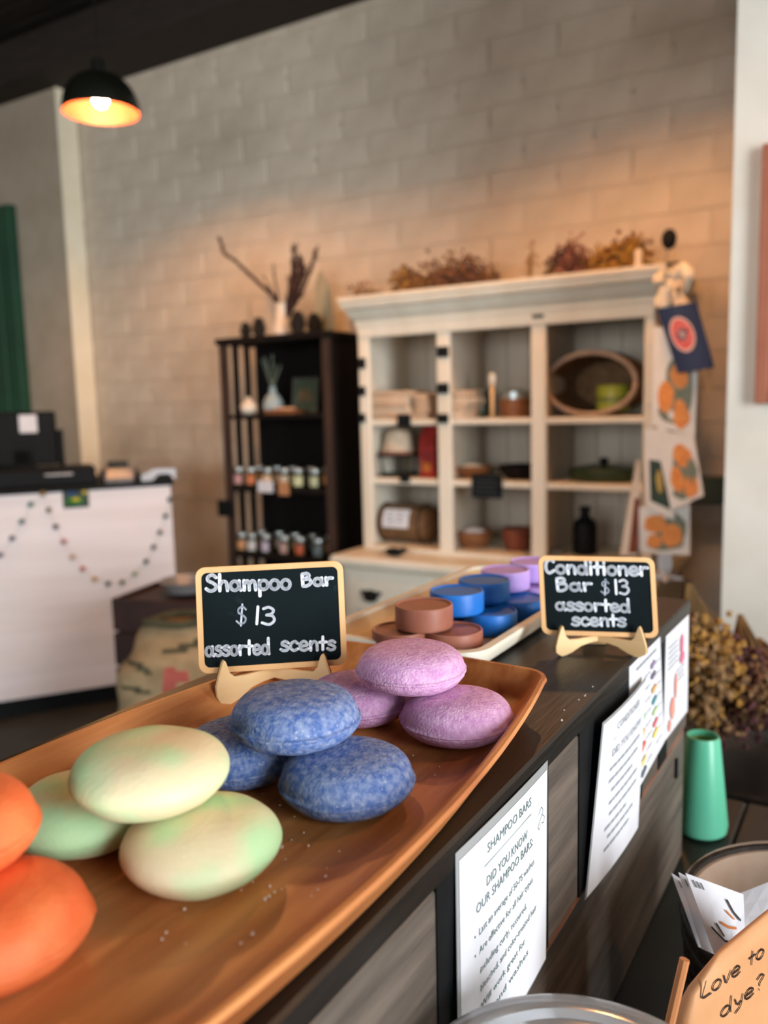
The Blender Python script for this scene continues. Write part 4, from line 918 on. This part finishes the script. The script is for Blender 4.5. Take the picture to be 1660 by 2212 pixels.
# ---------------- shampoo bars
def soap(x, y, z, col, label, seam=True, R_=.0395, th=.036, seed=0, tilt=(0, 0)):
    if seam: prof = [(.0005, 0), (.4, .01), (.66, .05), (.85, .15), (.95, .28), (.985, .36), (.99, .40), (1.008, .42), (1.012, .445), (1.0, .47), (.972, .49), (.965, .55), (.925, .69), (.83, .83), (.67, .93), (.4, .988), (.0005, 1)]
    else: prof = [(.0005, 0), (.35, .02), (.6, .08), (.8, .19), (.93, .34), (.985, .45), (1, .52), (.985, .60), (.93, .71), (.8, .84), (.62, .93), (.35, .985), (.0005, 1)]
    mb = MB(); seg = 64
    P = smoothpts([(r, zz, 0) for r, zz in prof], 2); rings = []
    for q_ in P:
        ring = []
        for i in range(seg):
            a = 2*math.pi*i/seg; r = max(q_.x, .0005)*R_; p = V((r*math.cos(a), r*math.sin(a), q_.y*th))
            s_ = V((seed*3.1, seed*1.7, 0)); d_ = noise.noise(p*60+s_)*.0006+noise.noise(p*25+s_)*.0008
            if seam and .34 < q_.y < .52: d_ += noise.noise(p*320+s_)*.0009
            nrm = V((p.x, p.y, (q_.y-.5)*th*2.2)); nrm = nrm.normalized() if nrm.length > 1e-6 else V((0, 0, 1))
            f_ = min(1, q_.x*3); ring.append(p+nrm*d_*f_)
        rings.append(ring)
    o = mb.loft(rings).build('shampoo_bar', SOAP[col], None, smooth=True)
    o.location = (x, y, z-th/2); o.rotation_euler = (tilt[0], tilt[1], seed*1.3)
    return tag(o, label, 'soap', 'round shampoo bars on the platter')
TH = dict(green=.034, blue=.0315, pink=.030, orange=.034)
def pile(col, low, up, dx, dy, labels, seam, sd):
    """two bars side by side with a third across them; low and up are the photo centres of the front and the upper bar"""
    th = TH[col]; zl = TF+th/2+.0002; zu = zl+th*.94
    a = atz(*low, zl); soap(a.x, a.y, zl, col, labels[0], seam, th=th, seed=sd)
    if up: b = atz(*up, zu); soap(b.x, b.y, zu, col, labels[1], seam, th=th, seed=sd+1)
    else: soap(a.x-.036, a.y+.003, zu, col, labels[1], seam, th=th, seed=sd+1)
    soap(a.x+dx, a.y+dy, zl, col, labels[2], seam, th=th, seed=sd+2)
pile('green', (437, 1820), (327, 1667), -.0795, -.006, ('pale green shampoo bar at the front, under the upper green one', 'pale green shampoo bar lying on top of two others', 'pale green shampoo bar at the back left, half covered'), False, 1)
pile('blue', (750, 1676), (638, 1543), -.080, 0, ('blue shampoo bar at the front right of the blue pile', 'greyish blue shampoo bar on top of the blue pile', 'deep blue shampoo bar behind the green bars, half covered'), True, 4)
pile('pink', (987, 1543), (887, 1438), -.0795, -.003, ('orchid pink shampoo bar at the right of the pink pile', 'orchid pink shampoo bar on top of the pink pile', 'rosy pink shampoo bar at the back, under the upper pink one'), True, 7)
pile('orange', (-12, 1994), None, -.08, 0, ('orange shampoo bar at the lower left edge, bottom of its pile', 'orange shampoo bar at the left edge, top of its pile', 'orange shampoo bar outside the left edge of the platter group'), True, 10)
# ---------------- conditioner bars
def cond(x, y, z, col, label, R_=.0275, th=.022, seed=0):
    t = thing('conditioner_bar', label, 'soap', (x, y, z), seed, 'round conditioner bars on the birch tray')
    MB().lathe([(0, 0), (R_*.94, 0), (R_*.985, .0012), (R_, .004), (R_*1.0, th-.0025), (R_*.985, th-.0006), (R_*.93, th-.0003), (R_*.89, th-.0016), (0, th-.0022)], 56).build('bar', SOAP[col], t, smooth=35)
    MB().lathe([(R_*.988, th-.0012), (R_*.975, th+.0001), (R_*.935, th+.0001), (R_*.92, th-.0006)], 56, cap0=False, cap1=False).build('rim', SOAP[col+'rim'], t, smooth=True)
CF = RZ+.0072; CU = CF+.0224
def cpx(px, py, z): p = atz(px, py, z+.022); return p.x, p.y, z
for px, py, up, col, lab in ((916, 1304, 1, 'brown', 'cocoa brown conditioner bar on top of the brown pile'), (866, 1357, 0, 'brown', 'cocoa brown conditioner bar at the lower left of its pile'), (980, 1358, 0, 'brown', 'cocoa brown conditioner bar at the lower right of its pile'),
                             (987, 1274, 1, 'azure', 'bright blue conditioner bar, upper and nearer one'), (1046, 1251, 1, 'azure', 'bright blue conditioner bar, upper and farther one'), (1059, 1317, 0, 'azure', 'bright blue conditioner bar below, behind the brown bars'), (1122, 1290, 0, 'azure', 'bright blue conditioner bar below, nearest the conditioner sign'),
                             (1092, 1229, 1, 'lilac', 'lilac conditioner bar, upper one behind the blue bars'), (1152, 1211, 1, 'lilac', 'lilac conditioner bar, upper one farthest back'), (1170, 1262, 0, 'lilac', 'lilac conditioner bar below, hidden behind the conditioner sign')):
    cond(*cpx(px, py, CU if up else CF), col, lab, seed=px*.01)
for dx, dy, col, lab in ((-.058, .0, 'azure', 'bright blue conditioner bar at the far left of the lower row'), ):
    p = atz(1059, 1317, CF+.022); cond(p.x+dx, p.y+dy+.01, CF, col, lab)
p = atz(1170, 1262, CF+.022); cond(p.x-.058, p.y+.006, CF, 'lilac', 'lilac conditioner bar at the left of the lower lilac row')

# ---------------- chalkboard signs on plywood easels
def chalk_sign(BLp, BRp, dL, dR, hgt, tilt, lines, label, elabel, crop, foot_z, lean=0):
    bl, br = atd(*BLp, dL), atd(*BRp, dR); r = (br-bl); wd = r.length; r.normalize()
    n0 = r.cross(V((0, 0, 1))).normalized(); u0 = n0.cross(r)*-1
    if u0.z < 0: u0 = -u0
    if n0.dot(CAM-bl) < 0: n0 = -n0
    u = (u0*math.cos(tilt)-n0*math.sin(tilt)).normalized(); n = r.cross(u); u = (u+r*lean).normalized()
    if n.dot(CAM-bl) < 0: n = -n
    o = bl.lerp(br, .5)
    t = thing('chalkboard_sign', label, 'sign', o)
    out = [(a+0, b+hgt/2) for a, b in rrect(wd, hgt, .0075)]; ins = [(a, b+hgt/2) for a, b in rrect(wd-.0090, hgt-.0090, .0045)]
    mb = MB(); P = lambda pt, k: o+r*pt[0]+u*pt[1]+n*k
    mb.loft([[P(a, -.0045) for a in out], [P(a, -.0004) for a in out], [P((a[0]*.994, (a[1]-hgt/2)*.992+hgt/2), 0) for a in out], [P(a, 0) for a in ins], [P(a, -.0012) for a in ins]], cap1=False).build('frame', M_frame, t, smooth=40, world=True)
    pn = MB().loft([[P(a, -.0035) for a in ins], [P(a, -.0011) for a in ins]]).build('chalk_panel', M_chalk, t, world=True)
    (tlx, tly), (trx, try_), (brx, bry), (blx, bly) = crop
    def uv(x, y):
        fx = (x-(tlx+blx)/2)/((trx+brx)/2-(tlx+blx)/2); yt = tly+(try_-tly)*fx; yb = bly+(bry-bly)*fx
        v = (yb-y)/(yb-yt); x0 = blx+(tlx-blx)*v; x1 = brx+(trx-brx)*v; return ((x-x0)/(x1-x0)-.5)*wd, v*hgt
    pos = lambda a, b, off: o+r*a+u*b+n*(-.0011+off)
    k = hgt/abs(bly-tly)
    for txt, p0, p1, hh, hwid, m in lines:
        mb = MB(); pen(mb, txt, uv(*p0), uv(*p1), hh*k, hwid*k*1.04, pos, .0003); mb.build('lettering', m, pn, world=True)
    # easel
    e_ = thing('plywood_easel', elabel, 'easel', V((o.x, o.y, foot_z)))
    fd = (o.z-foot_z)
    rh = V((r.x, r.y, 0)).normalized(); nh = V((n.x, n.y, 0)).normalized(); up = V((0, 0, 1)); L_ = wd*.385
    wing = [(0, -.0025), (.5, -.0030), (.70, -.0022), (.775, .0016), (.83, .0105), (.855, .0122), (.885, .0100), (.955, .000), (1.0, -.0075), (.995, -.4*fd-.006), (.95, -.85*fd), (.87, -fd), (.77, -fd+.0004), (.62, -.86*fd), (.42, -.60*fd), (.22, -.50*fd), (.0, -.46*fd)]
    for sg in (-1, 1):
        def WP(q_, k): return o + rh*sg*q_[0]*L_ + up*(q_[1]-.0006) + nh*(.0052+(q_[0]-.85)*.026) + (nh-rh*sg*.6).normalized()*k
        MB().loft([[WP(q_, -.0015) for q_ in wing], [WP(q_, .0012) for q_ in wing]]).build('wing', M_ply, e_, tri=True, world=True)
        MB().loft([[WP(q_, -.0030) for q_ in wing], [WP(q_, -.0016) for q_ in wing]]).build('wing_edge', M_plyedge, e_, tri=True, world=True)
    b0 = o+u*hgt*.5-n*.0065; b1 = V((b0.x, b0.y, foot_z))-nh*.022
    MB().loft([[b0-rh*.006, b0+rh*.006, b0+rh*.006-nh*.003, b0-rh*.006-nh*.003], [b1-rh*.012, b1+rh*.012, b1+rh*.012-nh*.003, b1-rh*.012-nh*.003]]).build('prop_leg', M_ply, e_, world=True)
    m0 = o-nh*.018-up*.008; MB().loft([[m0-rh*.006, m0+rh*.006, m0+rh*.006-nh*.004, m0-rh*.006-nh*.004], [b0-rh*.004-nh*.004, b0+rh*.004-nh*.004, b0+rh*.004-nh*.008, b0-rh*.004-nh*.008]]).build('back_post', M_ply, e_, world=True)
W_, T_ = M_chalkw, M_chalkthin
chalk_sign((430, 1457), (751, 1436), .634, .648, .0812, math.radians(9),
    [('Shampoo', (205, 405), (1000, 368), 150, 15, W_), ('Bar', (1085, 342), (1395, 322), 118, 15, W_), ('$', (480, 700), (600, 697), 160, 8, T_), ('13', (645, 697), (850, 702), 160, 12, W_),
     ('assorted', (190, 1005), (800, 968), 145, 13, W_), ('scents', (893, 938), (1425, 915), 140, 13, W_)],
    'wooden framed chalkboard sign reading Shampoo Bar, dollar 13, assorted scents', 'plywood easel under the Shampoo Bar sign', ((105, 190), (1470, 95), (1530, 1050), (125, 1175)), TF+.006)
chalk_sign((1171, 1371), (1424, 1379), .79, .775, .0752, math.radians(9),
    [('Conditioner', (195, 300), (1440, 288), 165, 17, W_), ('Bar', (325, 505), (780, 492), 150, 16, W_), ('$', (870, 522), (1000, 525), 150, 8, T_), ('13', (1030, 525), (1220, 522), 165, 13, W_),
     ('assorted', (320, 735), (1240, 738), 150, 15, W_), ('scents', (520, 915), (1195, 912), 150, 15, W_)],
    'wooden framed chalkboard sign reading Conditioner Bar, dollar 13, assorted scents', 'plywood easel under the Conditioner Bar sign', ((105, 90), (1480, 65), (1580, 1050), (135, 1035)), RZ+.001, -.06)

# ---------------- papers taped to the riser front
XP = RX1-.0002
def yz(y, z, k=0): return V((XP+k, y, z))
def backing(y0, y1, z0, z1): 
    b_ = MB().box((RX1-.0014, y0, z0), (XP, y1, z1)).build('black_backing', M_black, rs, world=True)
backing(.366, .535, .986, 1.137); backing(.604, .80, .986, 1.136); backing(.868, .905, .986, 1.136)
s1 = Sheet(yz(.387, 1.1325, .001), yz(.531, 1.130, .001), yz(.5255, .983, .002), yz(.377, .985, .006), .001, 0, .0005)
t = thing('printed_notice', 'laminated white notice headed SHAMPOO BARS on the riser front', 'notice', s1.pos(.5, 0))
MBx = s1.mesh(MB(), 6, 8); MBx.build('laminate', M_lam, t, world=True)
sh = s1.mesh(MB(), 6, 8, .022, .978, .018, .962, .0005, .0003).build('sheet', M_paper, t, world=True)
mb = MB()
typeset(mb, 'SHAMPOO BARS', .27, .76, .880, .040, s1.pos, .0008)
s1.stroke(mb, [(.24, .838), (.76, .838)], .0016, .0008)
typeset(mb, 'DID YOU KNOW', .26, .71, .748, .040, s1.pos, .0008); typeset(mb, 'OUR SHAMPOO BARS:', .16, .78, .682, .040, s1.pos, .0008)
typeset(mb, '\u2022  Last an average of 50-75 washes', .14, .80, .585, .030, s1.pos, .0008)
typeset(mb, '\u2022  Are effective for all hair types', .14, .78, .508, .030, s1.pos, .0008)
typeset(mb, 'including curly, textured,', .19, .70, .425, .030, s1.pos, .0008)
typeset(mb, 'bleached, and color-treated hair', .19, .83, .350, .030, s1.pos, .0008)
typeset(mb, '\u2022  Will work great for', .14, .68, .272, .030, s1.pos, .0008); typeset(mb, 'hand washes', .30, .72, .198, .030, s1.pos, .0008)
for pts in ([(.86, .79), (.90, .81), (.92, .78), (.88, .755), (.85, .735)], [(.90, .775), (.94, .75), (.93, .725), (.90, .735)], [(.85, .735), (.87, .715), (.885, .735)]): s1.stroke(mb, [(a.x, a.y) for a in smoothpts(pts, 4)], .0016, .0008)
mb.build('print', M_ink, sh, world=True)
def scribble_lines(s, mb, rows, off, seedv):
    rnd = random.Random(seedv)
    for u0, u1, v, hwid in rows:
        u_ = u0
        while u_ < u1:
            l_ = rnd.uniform(.03, .1); e_ = min(u1, u_+l_); s.stroke(mb, [(u_, v), (e_, v)], hwid, off); u_ = e_+.014
s2 = Sheet(yz(.638, 1.121, .008), yz(.787, 1.114, .005), yz(.769, .968, .004), yz(.611, .981, .003), .002, 0, .0005)
t = thing('printed_notice', 'white notice with grey lines of text, second from the camera', 'notice', s2.pos(.5, 0))
s2.mesh(MB(), 6, 8).build('laminate', M_lam, t, world=True)
sh = s2.mesh(MB(), 6, 8, .012, .988, .012, .985, .0005, .0003).build('sheet', M_paper, t, world=True)
mb = MB(); typeset(mb, 'CONDITIONER', .28, .80, .875, .045, s2.pos, .0008); s2.stroke(mb, [(.22, .835), (.84, .835)], .0016, .0008); typeset(mb, 'DID YOU KNOW', .22, .88, .735, .045, s2.pos, .0008)
scribble_lines(s2, mb, [(.2, .86, .665, .009), (.2, .82, .595, .009), (.26, .7, .525, .009), (.24, .84, .455, .009), (.26, .84, .385, .009), (.2, .62, .315, .009), (.26, .78, .25, .009), (.22, .7, .185, .009)], .0008, 3)
mb.build('print', M_ink2, sh, world=True)
s3 = Sheet(yz(.744, 1.1355, .0005), yz(.860, 1.1345, .001), yz(.882, 1.012, .002), yz(.752, 1.0, .001), .0, 0, .0005)
t = thing('printed_notice', 'white chart with rows of coloured soap pictures on the riser front', 'notice', s3.pos(.5, 0))
s3.mesh(MB(), 4, 6).build('sheet', M_paper, t, world=True); mb = MB()
scribble_lines(s3, mb, [(.2, .85, .93, .009)]+[(.45+.0*i, .62, .80-i*.1, .004) for i in range(8)]+[(.75, .95, .82-i*.1, .004) for i in range(8)], .0008, 5); mb.build('print', M_ink2, t, world=True)
for i, (u_, v_, hx) in enumerate(((.68, .83, '#8a7a98'), (.68, .74, '#6a6478'), (.69, .62, '#d09a58'), (.69, .52, '#4a8a92'), (.7, .42, '#b0c890'), (.7, .32, '#cf6468'), (.7, .23, '#e0c860'), (.32, .5, '#86b078'), (.32, .38, '#e0b48a'), (.32, .28, '#d86a50'), (.33, .16, '#d8c070'), (.33, .07, '#5a6a72'))):
    mb = MB(); s3.blob(mb, u_, v_, .055, .026, .0012); s3.blob(mb, u_+.06, v_+.012, .04, .022, .0013); mb.build('soap_picture', spot('ink_'+hx[1:], hx), t, world=True)
s4 = Sheet(yz(.887, 1.128, .001), yz(1.002, 1.125, .001), yz(1.004, 1.006, .0015), yz(.883, 1.011, .001), .0, 0, .0005)
t = thing('printed_notice', 'white notice with coral pink drawings, farthest along the riser', 'notice', s4.pos(.5, 0))
s4.mesh(MB(), 4, 6).build('sheet', M_paper, t, world=True); mb = MB()
scribble_lines(s4, mb, [(.1, .5, .86-.05*i, .005) for i in range(5)]+[(.45, .8, .55-.05*i, .005) for i in range(3)], .0008, 6); mb.build('print', M_ink2, t, world=True)
mb = MB(); s4.blob(mb, .66, .78, .07, .09, .0012); s4.blob(mb, .68, .64, .1, .06, .0012); mb.build('drawing', mk('coral_ink', '#cf6a82', rough=.8), t, world=True)
mb = MB(); s4.blob(mb, .42, .42, .05, .12, .0012); s4.blob(mb, .3, .24, .09, .11, .0012); s4.blob(mb, .2, .1, .06, .06, .0012); mb.build('drawing', mk('salmon_ink', '#dd8a7a', rough=.8), t, world=True)

# ================================================================== RIGHT-HAND FOREGROUND
p = atz(1514, 1795, TZ)
t = thing('mint_vase', 'mint green tapered vase beyond the end of the riser', 'vase', (p.x, p.y, TZ))
MB().lathe([(0, 0), (.026, 0), (.032, .005), (.0335, .014), (.0215, .126), (.020, .131), (.018, .131), (.018, .125), (.03, .02), (0, .012)], 40).build('vase_body', M_mint, t, smooth=40)
MB().lathe([(.0182, .129), (.0182, .105), (.0005, .103)], 40, cap0=False).build('inside', M_mintin, t, smooth=True)
# glass jar at the bottom edge
t = thing('glass_canister', 'large clear glass canister at the bottom edge', 'jar', (-.105, .328, TZ))
JR = .079; JT = 1.057-TZ
MB().lathe([(0, .0), (JR-.006, 0), (JR, .006), (JR, JT-.03), (JR-.004, JT-.022), (JR-.004, JT-.014), (JR, JT-.010), (JR+.001, JT-.004), (JR-.002, JT), (JR-.006, JT-.002), (JR-.009, JT-.014), (JR-.005, JT-.03), (JR-.005, .012), (0, .010)], 64).build('glass', M_glass, t, smooth=40)
lid = MB().lathe([(0, JT+.0025), (JR-.016, JT+.0025), (JR-.013, JT+.006), (JR-.004, JT+.006), (JR+.003, JT+.002), (JR+.003, JT-.006), (JR+.0015, JT-.006), (JR+.0015, JT+.0005), (0, JT+.0008)], 64).build('lid', mk('clear_plastic_lid', '#dfe4e8', rough=.12, trans=.75, ior=1.3), t, smooth=40)
fill = thing('tissue_sachet', 'pale wrapped sachets filling the glass canister', 'sachet', (-.105, .328, TZ+.0125))
rnd = random.Random(5)
for i in range(16):
    a = rnd.uniform(0, 6.28); r_ = rnd.uniform(0, .036); z = .014+.0138*i; w_ = rnd.uniform(.016, .022)
    mb = MB(); mb.loft([rect(-w_, w_, -.014, .014, -.004, .003), rect(-w_-.004, w_+.004, -.018, .018, 0, .004), rect(-w_, w_, -.014, .014, .004, .003)])
    mb.xf(Matrix.Translation((r_*math.cos(a), r_*math.sin(a), z)) @ Matrix.Rotation(a, 4, 'Z') @ Matrix.Rotation(rnd.uniform(-.3, .3), 4, 'X'))
    mb.build('sachet', (M_paper, M_linen2, M_vase)[i % 3], fill, smooth=40)
# kraft bag with handwriting
P0 = atd(1502, 2150, .50); dirb = V((.33, .944, 0)).normalized(); nb_ = V((dirb.y, -dirb.x, 0))
zb = atd(1540, 2062, .50).z
t = thing('kraft_pouch', 'brown kraft pouch with black handwriting at the right edge', 'bag', (P0.x, P0.y, TZ), 0)
base = V((P0.x, P0.y, TZ)); H_ = zb-TZ-.012; rings = []
for f in [i/14 for i in range(15)]:
    z = f*H_; th_ = .046*(1-f**2.2)+.004; ln = .132; n = 36; ring = []
    edge = .012*math.sqrt(max(0, 1-((max(f, .86)-.86)/.14)**2)) if f > .86 else .012
    sh_ = (.012-edge)*2.4
    for i in range(n):
        a = 2*math.pi*i/n; c_, s_ = math.cos(a), math.sin(a)
        lx = ln/2+(ln/2-sh_)*math.copysign(abs(c_)**.45, c_); ly = -th_/2+th_/2*math.copysign(abs(s_)**.5, s_)
        q_ = base+dirb*lx+nb_*ly+V((0, 0, z)); ring.append(q_)
    rings.append(ring)
MB().loft(rings).build('pouch', M_kraft, t, smooth=True, world=True)
def bpos(u_, v_, off):                                          # a point on the bulging front face of the pouch
    f = min(.99, max(0, v_/H_)); th_ = .046*(1-f**2.2)+.004; c_ = min(.98, abs((u_-.066)/.066))**(1/.45); s_ = math.sqrt(1-c_*c_)
    return base+dirb*u_+nb_*(-th_/2+th_/2*s_**.5+off)+V((0, 0, v_))
def buv(px, py): P = atp(px, py, base, nb_)-base; return (P.dot(dirb), P.z)
mb = MB(); pen(mb, 'Love to', buv(1518, 2158), buv(1652, 2062), .0105, .0006, bpos, .0008); pen(mb, 'dye?', buv(1556, 2200), buv(1650, 2130), .0105, .0006, bpos, .0008)
mb.build('handwriting', mk('brown_black_ink', '#2a1c18', rough=.8), t, world=True)
# wooden stick standing behind the glass jar
a_, b_ = atd(1480, 2072, .5), atd(1455, 2180, .5)
dr_ = (b_-a_).normalized(); b2 = a_+dr_*((TZ+.003-a_.z)/dr_.z)
o = MB().tube([b2, a_], .0030, 8).build('wooden_stick', mk('orange_stick', '#a86838', '#b87848', 10, .6)); tag(o, 'thin wooden stick leaning between jar and pouch', 'stick')
# basket with cards
bk = thing('round_basket', 'dark round basket with a tan lining holding cards', 'basket', (-.028, .735, TZ))
BR_, BHt = .112, .135
MB().lathe([(0, .0), (BR_*.82, 0), (BR_*.9, .02), (BR_, .09), (BR_*1.02, BHt), (BR_*.98, BHt), (BR_*.95, .09), (BR_*.85, .02), (0, .012)], 48).build('wall', M_basket, bk, smooth=40)
for i in range(7): MB().tube([V((BR_*(.895+.018*i)*math.cos(a), BR_*(.895+.018*i)*math.sin(a), .014+.018*i)) for a in [2*math.pi*k/40 for k in range(41)]], .0045, 6).build('weave_band', M_basket, bk, smooth=True)
MB().lathe([(BR_*1.0, BHt+.004), (BR_*1.03, BHt), (BR_*1.0, BHt-.004), (BR_*.95, BHt-.004), (BR_*.93, BHt-.03), (BR_*.89, .04), (.0005, .03)], 48, cap0=False).build('lining', M_tan, bk, smooth=50)
cc = [((1452, 1886), (1566, 1960), (1545, 2062), (1510, 2045)), ((1467, 1884), (1580, 1945), (1552, 2065), (1518, 2050)), ((1482, 1886), (1607, 1932), (1612, 2052), (1545, 2062)), ((1560, 1945), (1662, 1905), (1680, 2000), (1600, 2010))]
for i, cs in enumerate(cc):
    dd = .655-.012*i if i < 3 else .66
    s = Sheet(*[atd(x, y, dd+k) for (x, y), k in zip(cs, (.012, .012, -.012, -.012))], 0, 0, .0008)
    lab = ('white printed card, rearmost at the left of the basket', 'white printed card, second in the basket stack', 'white card with sketchy black and orange drawing in the basket', 'pale lilac card at the right edge of the basket')[i]
    t = thing('greeting_card', lab, 'card', s.pos(.5, 0), 0, 'cards in the round basket')
    s.mesh(MB(), 3, 3).build('card', M_paper, t, world=True)
    mb = MB(); rnd = random.Random(i)
    for k in range(3): s.stroke(mb, [(.08+.07*k, .93), (.11+.07*k, .84)], .012, .001)
    if i == 2:
        s.stroke(mb, [(.66, .80), (.76, .62), (.9, .5)], .02, .001); s.stroke(mb, [(.15, .34), (.4, .16), (.62, .12)], .018, .001); s.stroke(mb, [(.3, .4), (.42, .22)], .02, .001)
        m2 = MB(); s.stroke(m2, [(.42, .42), (.6, .36), (.78, .36)], .022, .001); s.stroke(m2, [(.6, .62), (.76, .5)], .014, .001); m2.build('orange_print', mk('orange_ink', '#c8763a', rough=.8), t, world=True)
    mb.build('print', mk('dark_card_ink', '#2c3034', rough=.8), t, world=True)
# dried bunch hanging low at the right behind the table
cr = thing('flower_crate', 'dark crate of dried flower bunches beyond the table', 'crate', (.02, 1.62, 0))
for i in range(5):
    for y in (-.28, .265): MB().box((-.33, y, .02+.15*i), (.4, y+.015, .155+.15*i), .003).build('slat', M_table, cr)
    for x in (-.33, .385): MB().box((x, -.265, .02+.15*i), (x+.015, .265, .155+.15*i), .003).build('slat', M_table, cr)
MB().box((-.315, -.265, 0), (.385, .265, .72)).build('inner_box', M_table, cr)
DK = [mk('faded_ochre', '#946c30', '#a47a3a', 40, .95), mk('faded_tan', '#7c5e3e', '#8e704c', 40, .95), mk('faded_plum', '#4a2a2c', '#5c3638', 40, .95), mk('faded_rust', '#4e2e1c', '#5e3a24', 40, .95)]
def hang(pa, pb, da, db, spread, n, mats, label, seedv, hr=.007, hp=30):
    a, b = atd(*pa, da), atd(*pb, db); return bundle('dried_bunch', label, a, (b-a), (b-a).length, spread, n, mats, .75, group='dried bunches in the crate', hr=hr, seedv=seedv, heads_per=hp)
hang((1488, 1262), (1520, 1560), 1.5, 1.42, .07, 34, [DK[0], DK[0], DK[1]], 'ochre yellow dried bunch beside the far end of the riser', 21)
hang((1500, 1290), (1600, 1590), 1.62, 1.5, .08, 40, [DK[2], DK[2], DK[3]], 'dark plum dried bunch in the middle of the crate', 22)
hang((1600, 1330), (1650, 1600), 1.6, 1.45, .07, 34, [DK[1], DK[3], DK[2]], 'tan and rust dried bunch at the lower right edge', 23)
hang((1640, 1380), (1690, 1560), 1.7, 1.6, .06, 24, [FLW[3], mk('dried_red', '#a8482e', '#bd5a3a', 40, .9)], 'red orange dried bunch at the far right edge', 24)
# crumbs
mb = MB(); rnd = random.Random(11)
for i in range(340):
    r_ = rnd.random()
    if r_ < .5: px, py, z = rnd.uniform(300, 1120), rnd.uniform(1600, 2050), TF+.0012
    else: k = rnd.random(); px, py, z = 900+k*420+rnd.uniform(-20, 90), 1900-k*430+rnd.uniform(-40, 60), RZ+.001
    p = atz(px, py, z); h_ = rnd.uniform(.0004, .0012)
    if z < TF and (p.x > RX1-.004 or (abs(p.x-XC) < hw(min(p.y, .6))+.004 and p.y < .61)): continue
    if z > TF-.001 and z < 1.1525 and (abs(p.x-XC) > hw(min(p.y, .56))-.04): continue
    mb.octa(p, h_)
tag(mb.build('soap_crumbs', mk('white_crumbs', '#d8d0c4', rough=.9)), 'fine white soap crumbs scattered over platter and riser', 'crumbs', kind='stuff')
